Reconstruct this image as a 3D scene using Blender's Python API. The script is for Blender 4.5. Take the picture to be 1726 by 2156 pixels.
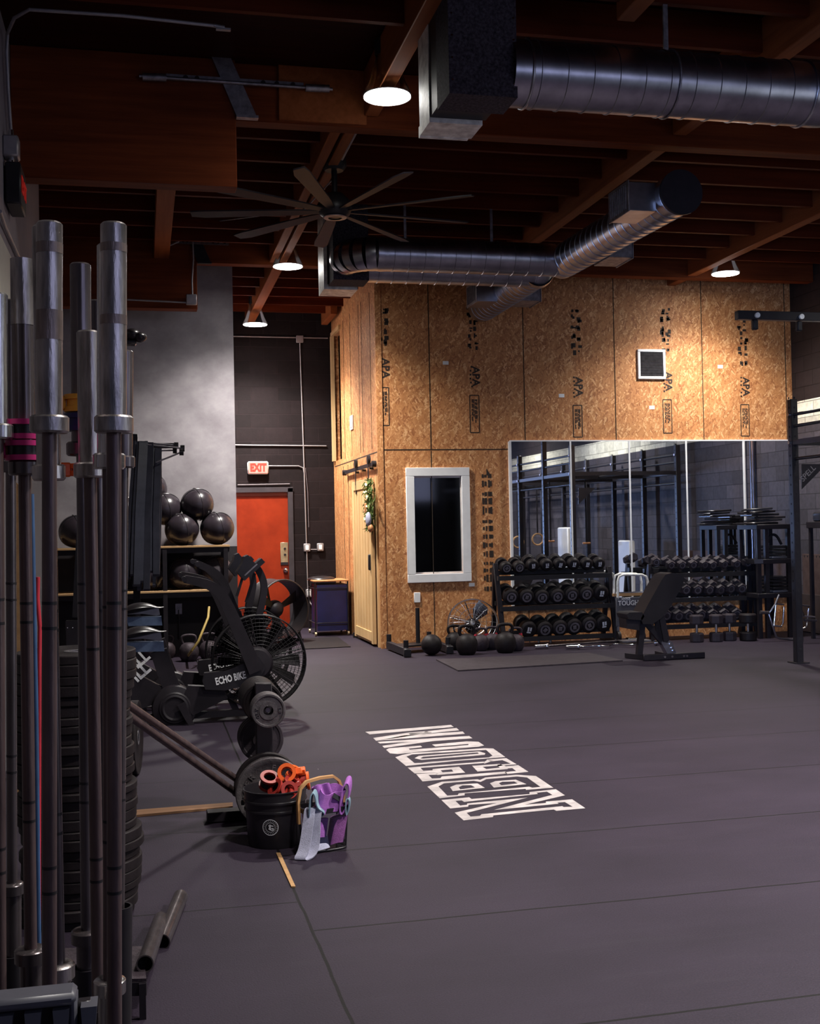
import bpy, bmesh, math, random
from mathutils import Vector, Matrix
from mathutils.geometry import tessellate_polygon
random.seed(7)
PI = math.pi
for o in list(bpy.data.objects):
    bpy.data.objects.remove(o)
scene = bpy.context.scene
C = scene.collection

# ------------------------------------------------------------------ camera
F, CX, CY, H = 2450.0, 863.0, 1078.0, 1.47
_dY = Vector(((300 - CX) / F, (1125 - CY) / F, 1.0)).normalized()
_U = _dY.cross(Vector((1, -0.02, 0))).normalized()
if _U.y > 0: _U = -_U
_X = _dY.cross(_U).normalized()
if _X.x < 0: _X = -_X
R = Matrix((_X, _dY, _U))                       # photo axes (right, down, forward) -> world
EYE = Vector((0, 0, H))
cam = bpy.data.cameras.new('camera')
cam.sensor_fit = 'HORIZONTAL'; cam.sensor_width = 36; cam.lens = 36 * F / 1726
cam.clip_start = 0.05; cam.clip_end = 200
camo = bpy.data.objects.new('camera', cam); C.objects.link(camo)
_r, _d, _f = R @ Vector((1, 0, 0)), R @ Vector((0, 1, 0)), R @ Vector((0, 0, 1))
M = Matrix((_r, -_d, -_f)).transposed().to_4x4(); M.translation = EYE
camo.matrix_world = M
scene.camera = camo

# ------------------------------------------------------------------ colour management, world, daylight
vs = scene.view_settings
vs.view_transform = 'Standard'; vs.look = 'None'; vs.gamma = 1; vs.use_curve_mapping = False
vs.exposure = 0.0
LAMP_W = 1150.0
LENS = 50.0
SPREAD = 2.35
DAY_W = 44.0
DAY_COL = (0.55, 0.60, 1.0)
SKY = (0.42, 0.45, 0.60)
w = bpy.data.worlds.new('sky'); scene.world = w; w.use_nodes = True
w.node_tree.nodes['Background'].inputs[0].default_value = (*SKY, 1)
w.node_tree.nodes['Background'].inputs[1].default_value = 0.7

def area(name, loc, rot, sx, sy, power, col, shape='RECTANGLE', spread=PI):
    l = bpy.data.lights.new(name, 'AREA'); l.shape = shape; l.size = sx
    if shape in ('RECTANGLE', 'ELLIPSE'): l.size_y = sy
    l.energy = power; l.color = col; l.spread = spread
    o = bpy.data.objects.new(name, l); C.objects.link(o)
    o.location = loc; o.rotation_euler = rot
    return o
def spot(name, loc, power):
    l = bpy.data.lights.new(name, 'SPOT'); l.energy = power; l.color = (1.0, .95, .89); l.spot_size = SPREAD; l.spot_blend = 1.0; l.shadow_soft_size = .15
    o = bpy.data.objects.new(name, l); C.objects.link(o); o.location = loc; return o
# daylight coming through the row of high windows in the rear wall, behind the camera
area('daylight', (4.6, -2.9, 3.0), (PI / 2 - 0.10, 0, 0), 6.4, 1.5, DAY_W, DAY_COL)
# daylight through the open doorway in the side wall, beside the camera
area('window_daylight', (8.5, -0.4, 1.5), (PI / 2, 0, PI / 2), 3.4, 2.8, 34, (0.80, 0.88, 1.0))

# unseen low opening added behind the camera to brighten the far block wall
area('added_wall_daylight', (-0.66, -1.7, 1.35), (PI / 2 - 0.03, 0, -0.62), 1.3, 1.6, 46, (0.38, 0.55, 1.0), 'RECTANGLE', 0.8)

def ray(px, py): return R @ Vector(((px - CX) / F, (py - CY) / F, 1))
def on_z(px, py, z=0.0): r = ray(px, py); return EYE + r * ((z - H) / r.z)
def on_y(px, py, Y): r = ray(px, py); return EYE + r * (Y / r.y)
def on_x(px, py, X): r = ray(px, py); return EYE + r * (X / r.x)
def at_d(px, py, D): return EYE + ray(px, py) * D

# ------------------------------------------------------------------ materials
MATS = {}
def _new(name):
    m = bpy.data.materials.new(name); m.use_nodes = True; nt = m.node_tree
    return m, nt, nt.nodes['Principled BSDF']
def N(nt, t, **kw):
    n = nt.nodes.new(t)
    for k, v in kw.items(): setattr(n, k, v)
    return n
def ramp(nt, fac, stops):
    r = N(nt, 'ShaderNodeValToRGB'); e = r.color_ramp.elements
    while len(e) < len(stops): e.new(0.5)
    for k, (p, c) in enumerate(stops): e[k].position = p; e[k].color = (*c, 1)
    nt.links.new(fac, r.inputs[0]); return r.outputs[0]
def coords(nt, scale=(1, 1, 1), rot=(0, 0, 0)):
    tc = N(nt, 'ShaderNodeTexCoord'); mp = N(nt, 'ShaderNodeMapping')
    mp.inputs['Scale'].default_value = scale; mp.inputs['Rotation'].default_value = rot
    nt.links.new(tc.outputs['Object'], mp.inputs[0]); return mp.outputs[0]
def noise(nt, vec, scale, detail=4, rough=0.6):
    n = N(nt, 'ShaderNodeTexNoise'); n.inputs['Scale'].default_value = scale
    n.inputs['Detail'].default_value = detail; n.inputs['Roughness'].default_value = rough
    nt.links.new(vec, n.inputs['Vector']); return n.outputs['Fac']
def math_(nt, op, a, b=None, c=None):
    n = N(nt, 'ShaderNodeMath', operation=op)
    for k, x in enumerate((a, b, c)):
        if x is None: continue
        if isinstance(x, (int, float)): n.inputs[k].default_value = x
        else: nt.links.new(x, n.inputs[k])
    return n.outputs[0]
def mixc(nt, fac, a, b, mode='MIX'):
    n = N(nt, 'ShaderNodeMix', data_type='RGBA', blend_type=mode)
    for k, x in ((0, fac), (6, a), (7, b)):
        if isinstance(x, (int, float)): n.inputs[k].default_value = x
        elif isinstance(x, tuple): n.inputs[k].default_value = (*x, 1)
        else: nt.links.new(x, n.inputs[k])
    return n.outputs[2]
def bump(nt, b, h, strength, dist=0.01):
    n = N(nt, 'ShaderNodeBump'); n.inputs['Strength'].default_value = strength; n.inputs['Distance'].default_value = dist
    nt.links.new(h, n.inputs['Height']); nt.links.new(n.outputs[0], b.inputs['Normal'])
def mat(name, col, rough=0.5, metal=0.0, var=0.25, scale=8.0, bmp=0.0, stretch=(1, 1, 1), emit=None, spec=0.5, dark=None):
    if name in MATS: return MATS[name]
    m, nt, b = _new(name)
    b.inputs['Roughness'].default_value = rough; b.inputs['Metallic'].default_value = metal
    b.inputs['Specular IOR Level'].default_value = spec
    v = coords(nt, stretch); f = noise(nt, v, scale)
    lo = dark or tuple(c * (1 - var) for c in col); hi = tuple(min(1, c * (1 + var)) for c in col)
    nt.links.new(ramp(nt, f, [(0.3, lo), (0.7, hi)]), b.inputs['Base Color'])
    if bmp: bump(nt, b, noise(nt, v, scale * 4), bmp)
    if emit:
        b.inputs['Emission Color'].default_value = (*emit[0], 1); b.inputs['Emission Strength'].default_value = emit[1]
    MATS[name] = m; return m

def floor_mat():
    m, nt, b = _new('rubber_floor')
    tc = N(nt, 'ShaderNodeTexCoord'); v = tc.outputs['Object']
    sp = N(nt, 'ShaderNodeSeparateXYZ'); nt.links.new(v, sp.inputs[0]); x, y = sp.outputs[0], sp.outputs[1]
    big = noise(nt, coords(nt, (1, 1.6, 1)), 0.8, 6, 0.65); speck = noise(nt, v, 160, 2)
    scuff = noise(nt, coords(nt, (0.6, 5, 1), (0, 0, 0.25)), 2.2, 7, 0.7)
    col = ramp(nt, big, [(0.3, (0.0142, 0.0088, 0.0185)), (0.7, (0.0315, 0.0210, 0.0385))])
    col = mixc(nt, math_(nt, 'MULTIPLY', ramp(nt, scuff, [(0.55, (0, 0, 0)), (0.8, (1, 1, 1))]), 0.30), col, (0.055, 0.046, 0.060))
    col = mixc(nt, 0.35, col, ramp(nt, speck, [(0.35, (0.006, 0.0045, 0.007)), (0.7, (0.042, 0.033, 0.046))]))
    # seams between the rolled mats
    wob = math_(nt, 'MULTIPLY', math_(nt, 'SUBTRACT', noise(nt, v, 1.2), 0.5), 0.03)
    fy = math_(nt, 'ABSOLUTE', math_(nt, 'SUBTRACT', math_(nt, 'FRACT', math_(nt, 'DIVIDE', math_(nt, 'ADD', math_(nt, 'ADD', y, wob), 0.31 + 10.2), 1.02)), 0.5))
    sy = math_(nt, 'LESS_THAN', math_(nt, 'SUBTRACT', 0.5, math_(nt, 'SUBTRACT', 0.5, fy)), 0.0058)
    sy = math_(nt, 'MULTIPLY', sy, math_(nt, 'GREATER_THAN', x, 0.585))
    fy2 = math_(nt, 'ABSOLUTE', math_(nt, 'SUBTRACT', math_(nt, 'FRACT', math_(nt, 'DIVIDE', math_(nt, 'ADD', math_(nt, 'ADD', y, wob), 10.0 + .62), 1.22)), 0.5))
    s2 = math_(nt, 'MULTIPLY', math_(nt, 'LESS_THAN', fy2, 0.004), math_(nt, 'LESS_THAN', x, 0.585)); sy = math_(nt, 'MAXIMUM', sy, s2)
    sx = math_(nt, 'LESS_THAN', math_(nt, 'ABSOLUTE', math_(nt, 'SUBTRACT', math_(nt, 'ADD', x, wob), 0.585)), 0.006)
    seam = math_(nt, 'MAXIMUM', sx, sy)
    col = mixc(nt, math_(nt, 'MULTIPLY', seam, 0.95), col, (0.002, 0.0015, 0.002))
    dots = N(nt, 'ShaderNodeTexVoronoi'); dots.inputs['Scale'].default_value = 1.3; nt.links.new(v, dots.inputs['Vector'])
    col = mixc(nt, math_(nt, 'LESS_THAN', dots.outputs['Distance'], 0.008), col, (0.6, 0.58, 0.55))
    nt.links.new(col, b.inputs['Base Color'])
    b.inputs['Roughness'].default_value = 0.62; b.inputs['Specular IOR Level'].default_value = 0.2
    bump(nt, b, speck, 0.25, 0.004)
    MATS['floor'] = m; return m

def block_mat(name, axis, bands, mortar_dark=0.35, rough=0.7, light=1.35):
    """painted concrete block; bands: [(z from, colour)], axis: which world axis runs along the wall"""
    m, nt, b = _new(name)
    tc = N(nt, 'ShaderNodeTexCoord'); sp = N(nt, 'ShaderNodeSeparateXYZ'); nt.links.new(tc.outputs['Object'], sp.inputs[0])
    cb = N(nt, 'ShaderNodeCombineXYZ'); nt.links.new(sp.outputs[0 if axis == 'x' else 1], cb.inputs[0]); nt.links.new(sp.outputs[2], cb.inputs[1])
    br = N(nt, 'ShaderNodeTexBrick'); nt.links.new(cb.outputs[0], br.inputs['Vector'])
    br.inputs['Scale'].default_value = 1; br.inputs['Brick Width'].default_value = 0.406; br.inputs['Row Height'].default_value = 0.203
    br.inputs['Mortar Size'].default_value = 0.006; br.inputs['Mortar Smooth'].default_value = 0.3
    br.inputs['Color1'].default_value = (0.75, 0.75, 0.75, 1); br.inputs['Color2'].default_value = (light, light, light, 1)
    br.inputs['Mortar'].default_value = (mortar_dark, mortar_dark, mortar_dark, 1)
    col = None
    for z, c in bands:
        if col is None: col = c
        else: col = mixc(nt, math_(nt, 'GREATER_THAN', sp.outputs[2], z), col, c)
    if isinstance(col, tuple): col = mixc(nt, 0.0, col, col)
    g = noise(nt, tc.outputs['Object'], 14, 6)
    col = mixc(nt, 1.0, col, br.outputs['Color'], 'MULTIPLY')
    col = mixc(nt, 0.5, col, ramp(nt, g, [(0.3, (0.6, 0.6, 0.6)), (0.7, (1.3, 1.3, 1.3))]), 'MULTIPLY')
    nt.links.new(col, b.inputs['Base Color']); b.inputs['Roughness'].default_value = rough; b.inputs['Specular IOR Level'].default_value = 0.15 if 'black' in name else 0.35
    h = math_(nt, 'ADD', math_(nt, 'MULTIPLY', br.outputs['Fac'], -1.0), math_(nt, 'MULTIPLY', g, 0.3))
    bump(nt, b, h, 0.7, 0.012)
    MATS[name] = m; return m

def osb_mat(name, axis, vertical=False):
    m, nt, b = _new(name)
    tc = N(nt, 'ShaderNodeTexCoord'); sp = N(nt, 'ShaderNodeSeparateXYZ'); nt.links.new(tc.outputs['Object'], sp.inputs[0])
    u, z = sp.outputs[0 if axis == 'x' else 1], sp.outputs[2]
    nz = N(nt, 'ShaderNodeTexNoise'); nz.inputs['Scale'].default_value = 3.0; nt.links.new(tc.outputs['Object'], nz.inputs['Vector'])
    def layer(ang, su, sv, seed):
        c, s = math.cos(ang), math.sin(ang)
        a = math_(nt, 'ADD', math_(nt, 'MULTIPLY', u, c * su), math_(nt, 'MULTIPLY', z, s * su))
        d = math_(nt, 'ADD', math_(nt, 'MULTIPLY', u, -s * sv), math_(nt, 'MULTIPLY', z, c * sv))
        cb = N(nt, 'ShaderNodeCombineXYZ'); nt.links.new(a, cb.inputs[0]); nt.links.new(d, cb.inputs[1]); cb.inputs[2].default_value = seed
        add = N(nt, 'ShaderNodeMix', data_type='VECTOR'); add.inputs[0].default_value = 0.18
        nt.links.new(cb.outputs[0], add.inputs[4]); nt.links.new(nz.outputs['Color'], add.inputs[5])
        vo = N(nt, 'ShaderNodeTexVoronoi'); vo.inputs['Scale'].default_value = 1.0; nt.links.new(add.outputs[1], vo.inputs['Vector'])
        s2 = N(nt, 'ShaderNodeSeparateColor'); nt.links.new(vo.outputs['Color'], s2.inputs[0])
        return s2.outputs[0], vo.outputs['Distance']
    A, da = layer(1.35, 13, 52, 0.0); B, db = layer(0.75, 12, 46, 5.3); D, dd = layer(2.1, 14, 56, 9.1)
    sel = noise(nt, tc.outputs['Object'], 32, 2)
    f = mixc(nt, math_(nt, 'GREATER_THAN', sel, 0.5), A, B); f = mixc(nt, math_(nt, 'GREATER_THAN', noise(nt, coords(nt, (1, 1, 1), (0, 0, 1)), 17, 2), 0.56), f, D)
    col = ramp(nt, f, [(0.0, (0.36, 0.125, 0.042)), (0.3, (0.53, 0.220, 0.074)), (0.75, (0.63, 0.285, 0.105)), (0.95, (0.82, 0.46, 0.21))])
    col = mixc(nt, 0.25, col, ramp(nt, noise(nt, tc.outputs['Object'], 2.5, 5), [(0.3, (0.6, 0.6, 0.6)), (0.7, (1.25, 1.2, 1.15))]), 'MULTIPLY')
    if vertical:                                          # panels seen along the wall: darker streaks between boards
        st = noise(nt, coords(nt, (1, 9, 0.15)), 4, 4)
        col = mixc(nt, 0.35, col, ramp(nt, st, [(0.4, (0.55, 0.5, 0.5)), (0.6, (1.2, 1.2, 1.2))]), 'MULTIPLY')
    nt.links.new(col, b.inputs['Base Color']); b.inputs['Roughness'].default_value = 0.6
    bump(nt, b, f, 0.15, 0.003)
    MATS[name] = m; return m

def wood_mat(name, lo, hi, along='x', scale=3.0, rough=0.6, ring=14):
    if name in MATS: return MATS[name]
    m, nt, b = _new(name)
    st = {'x': (0.25, ring * 0.35, ring * 0.35), 'y': (ring * 0.35, 0.25, ring * 0.35), 'z': (ring * 0.35, ring * 0.35, 0.25)}[along]
    v = coords(nt, st); f = noise(nt, v, scale, 6, 0.65)
    col = ramp(nt, f, [(0.3, lo), (0.7, hi)])
    col = mixc(nt, 0.4, col, ramp(nt, noise(nt, coords(nt), 1.3, 3), [(0.3, (0.6, 0.6, 0.6)), (0.7, (1.2, 1.2, 1.2))]), 'MULTIPLY')
    nt.links.new(col, b.inputs['Base Color']); b.inputs['Roughness'].default_value = rough; b.inputs['Specular IOR Level'].default_value = 0.12
    bump(nt, b, f, 0.2, 0.004)
    MATS[name] = m; return m

def plaster_mat():
    m, nt, b = _new('grey_plaster')
    tc = N(nt, 'ShaderNodeTexCoord'); sp = N(nt, 'ShaderNodeSeparateXYZ'); nt.links.new(tc.outputs['Object'], sp.inputs[0])
    a = noise(nt, coords(nt, (1, 1, 1.2), (0.3, 0.5, 0.4)), 2.2, 7, 0.6)
    col = ramp(nt, a, [(0.3, (0.22, 0.195, 0.215)), (0.5, (0.31, 0.285, 0.305)), (0.72, (0.42, 0.39, 0.41))])
    col = mixc(nt, math_(nt, 'LESS_THAN', sp.outputs[2], 1.30), col, (0.016, 0.012, 0.015))
    nt.links.new(col, b.inputs['Base Color']); b.inputs['Roughness'].default_value = 0.75
    MATS['plaster'] = m; return m

def clear_mat(name, tint=(0.9, 0.9, 0.95), glossy=0.12, rough=0.05):
    if name in MATS: return MATS[name]
    m = bpy.data.materials.new(name); m.use_nodes = True; nt = m.node_tree; nt.nodes.clear()
    o = N(nt, 'ShaderNodeOutputMaterial'); t = N(nt, 'ShaderNodeBsdfTransparent'); t.inputs[0].default_value = (*tint, 1)
    g = N(nt, 'ShaderNodeBsdfGlossy'); g.inputs['Roughness'].default_value = rough
    x = N(nt, 'ShaderNodeMixShader'); fr = N(nt, 'ShaderNodeFresnel'); fr.inputs[0].default_value = 1.45
    a = math_(nt, 'ADD', fr.outputs[0], glossy)
    nt.links.new(a, x.inputs[0]); nt.links.new(t.outputs[0], x.inputs[1]); nt.links.new(g.outputs[0], x.inputs[2]); nt.links.new(x.outputs[0], o.inputs[0])
    MATS[name] = m; return m
def mirror_mat():
    m = bpy.data.materials.new('mirror_silver'); m.use_nodes = True; nt = m.node_tree; b = nt.nodes['Principled BSDF']
    b.inputs['Metallic'].default_value = 1; b.inputs['Roughness'].default_value = 0.015
    f = noise(nt, coords(nt), 3); nt.links.new(ramp(nt, f, [(0, (0.80, 0.84, 0.90)), (1, (0.86, 0.89, 0.95))]), b.inputs['Base Color'])
    MATS['mirror'] = m; return m

floor_m = floor_mat(); osb = osb_mat('osb_board', 'x'); osb_y = osb_mat('osb_board_side', 'y', True); plaster = plaster_mat(); mirror_m = mirror_mat()
block_back = block_mat('black_block', 'x', [(0, (0.0105, 0.0065, 0.0072))], 1.7)
block_side = block_mat('charcoal_block', 'y', [(0, (0.066, 0.058, 0.071)), (2.76, (0.82, 0.80, 0.66)), (3.07, (0.018, 0.012, 0.013))], 0.45)
wall_left_m = mat('white_wall_paint', (0.52, 0.50, 0.46), 0.7, var=0.1)
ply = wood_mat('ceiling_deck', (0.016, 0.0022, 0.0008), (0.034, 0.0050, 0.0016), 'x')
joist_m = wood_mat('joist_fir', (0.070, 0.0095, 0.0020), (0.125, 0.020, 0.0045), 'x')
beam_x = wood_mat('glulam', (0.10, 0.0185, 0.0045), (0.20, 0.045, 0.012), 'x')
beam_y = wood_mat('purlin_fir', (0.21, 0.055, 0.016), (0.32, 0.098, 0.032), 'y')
pine_z = wood_mat('pine', (0.62, 0.38, 0.17), (0.78, 0.53, 0.27), 'z', 2.5, 0.5)
pine_x = wood_mat('pine_edge', (0.50, 0.30, 0.14), (0.66, 0.43, 0.22), 'x', 2.5, 0.55)
tan_wood = wood_mat('tan_wood', (0.36, 0.20, 0.09), (0.52, 0.31, 0.15), 'x', 3, 0.5)
brown_wood = wood_mat('worn_brown_wood', (0.17, 0.085, 0.045), (0.27, 0.15, 0.085), 'x', 3, 0.6)
brown_ply = wood_mat('stained_ply', (0.075, 0.045, 0.04), (0.12, 0.08, 0.07), 'x', 2, 0.6)
galv = mat('galvanised_steel', (0.42, 0.42, 0.46), 0.30, 1.0, 0.25, 5)
galv_dull = mat('dull_galvanised', (0.30, 0.28, 0.30), 0.5, 1.0, 0.35, 18)
pale_sheet = mat('pale_sheet_metal', (0.78, 0.75, 0.70), 0.5, 0.15, 0.35, 14)
lined = mat('black_duct_liner', (0.05, 0.042, 0.055), 0.8, 0.0, 0.7, 60, 0.4, spec=0.2)
chrome = mat('brushed_steel', (0.55, 0.53, 0.53), 0.24, 1.0, 0.35, 6, 0.05, (3, 3, 0.5))
worn_steel = mat('worn_steel', (0.38, 0.345, 0.34), 0.30, 0.85, 0.55, 7, 0.12, (5, 5, 0.9))
dark_steel = mat('dark_chrome', (0.13, 0.11, 0.115), 0.25, 0.7, 0.35, 6, 0.04, (3, 3, 0.5))
shaft_m = mat('oxide_shaft', (0.125, 0.085, 0.085), 0.36, 0.45, 0.3, 5, 0.10, (5, 5, 1))
bright = mat('polished_chrome', (0.75, 0.75, 0.78), 0.12, 1.0, 0.1, 6)
black = mat('black_powder_coat', (0.0168, 0.0150, 0.0174), 0.42, 0.0, 0.25, 12, spec=0.35)
soft_black = mat('matte_black_steel', (0.0149, 0.0116, 0.0154), 0.5, 0.0, 0.25, 9, spec=0.3)
rubber = mat('black_rubber', (0.0126, 0.0091, 0.0104), 0.55, 0.0, 0.35, 14, 0.15, spec=0.22)
rubber_grey = mat('grey_rubber', (0.0382, 0.0292, 0.0357), 0.6, 0.0, 0.3, 14, 0.15, spec=0.25)
plate_iron = mat('worn_plate_iron', (0.0892, 0.0782, 0.0833), 0.5, 0.3, 0.3, 20, 0.25)
iron = mat('cast_iron', (0.0450, 0.0338, 0.0418), 0.55, 0.3, 0.35, 20, 0.3, spec=0.25)
vinyl = mat('black_vinyl', (0.014, 0.011, 0.013), 0.33, 0.0, 0.3, 6, 0.02)
ball_m = mat('ball_vinyl', (0.026, 0.020, 0.026), 0.27, 0.0, 0.3, 7, 0.06)
matte_dark = mat('matte_dark', (0.010, 0.008, 0.010), 0.85, 0.0, 0.2, 9, spec=0.15)
plastic = mat('black_plastic', (0.016, 0.014, 0.017), 0.32, 0.0, 0.2, 9)
grey_plastic = mat('slate_plastic', (0.085, 0.085, 0.105), 0.38, 0.0, 0.15, 9)
white = mat('white_paint', (0.8736, 0.8736, 0.8736), 0.5, 0.0, 0.06, 6)
offwhite = mat('floor_stencil_white', (0.40, 0.355, 0.355), 0.6, 0.0, 0.28, 9)
letter = mat('white_letter', (0.74, 0.74, 0.76), 0.5, 0.0, 0.08, 40)
ink = mat('stamp_ink', (0.030, 0.018, 0.012), 0.7, 0.0, 0.4, 60)
crack = mat('dark_joint_gap', (0.03, 0.018, 0.010), 0.9, 0.0, 0.3, 10)  # dark line colour of the joints between boards
red_door = mat('orange_red_paint', (0.2400, 0.0240, 0.0048), 0.42, 0.0, 0.22, 4, dark=(0.21, 0.018, 0.003), spec=0.3)
brass = mat('brass_plate', (0.52, 0.42, 0.26), 0.4, 0.8, 0.2, 12)
navy = mat('navy_plastic', (0.012, 0.014, 0.075), 0.35, 0.0, 0.2, 6)
pink = mat('pink_plastic', (0.62, 0.022, 0.20), 0.4, 0.0, 0.1, 9)
orange = mat('orange_plastic', (0.85, 0.13, 0.02), 0.4, 0.0, 0.15, 9)
red_pl = mat('dark_red_plastic', (0.30, 0.018, 0.012), 0.4, 0.0, 0.2, 9)
yellow = mat('yellow_plastic', (0.72, 0.36, 0.03), 0.4, 0.0, 0.12, 9)
purple = mat('purple_fabric', (0.36, 0.12, 0.46), 0.85, 0.0, 0.15, 60, 0.3)
teal = mat('teal_fabric', (0.20, 0.30, 0.38), 0.85, 0.0, 0.15, 60, 0.3)
lilac = mat('lilac_grey_fabric', (0.42, 0.42, 0.55), 0.85, 0.0, 0.12, 60, 0.3)
violet = mat('plum_fabric', (0.20, 0.06, 0.22), 0.85, 0.0, 0.2, 60, 0.3)
bamboo = wood_mat('bamboo', (0.50, 0.26, 0.11), (0.66, 0.38, 0.17), 'x', 3, 0.45)
band_m = mat('resistance_rubber', (0.060, 0.062, 0.085), 0.45, 0.0, 0.25, 10)
leaf_m = mat('pine_needles', (0.10, 0.16, 0.03), 0.7, 0.0, 0.5, 30)
fairy = mat('warm_bulb', (0.9, 0.8, 0.5), 0.4, emit=((1.0, 0.8, 0.45), 3.0))
copper = mat('copper_tan', (0.55, 0.25, 0.10), 0.5, 0.2, 0.15, 9)
lens_m = mat('lamp_lens', (0.9, 0.9, 0.9), 0.4, emit=((1.0, 0.97, 0.93), LENS))
exit_face = mat('exit_face', (0.60, 0.20, 0.17), 0.5, emit=((1.0, 0.16, 0.12), 0.75))
exit_dim = mat('exit_letters_dim', (0.35, 0.02, 0.015), 0.5, emit=((1.0, 0.02, 0.01), 0.12))
exit_red = mat('exit_letters', (0.9, 0.03, 0.02), 0.5, emit=((1.0, 0.02, 0.01), 1.6))
blue_steel = mat('blue_steel', (0.16, 0.22, 0.34), 0.35, 0.7, 0.3, 9)
yellow_dark = mat('yellow_hose', (0.40, 0.28, 0.07), 0.5)
red_cord = mat('red_cord', (0.50, 0.02, 0.04), 0.6)
blue_pipe = mat('blue_pipe', (0.05, 0.11, 0.24), 0.4)
pane_m = clear_mat('dark_pane', (0.35, 0.35, 0.38), 0.03)
clear = clear_mat('clear_plastic', (0.86, 0.86, 0.92), 0.04)
prism_m = clear_mat('prismatic_acrylic', (0.97, 0.97, 0.98), -0.03, 0.3)
dark_room = mat('dark_interior', (0.012, 0.010, 0.012), 0.9)

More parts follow.
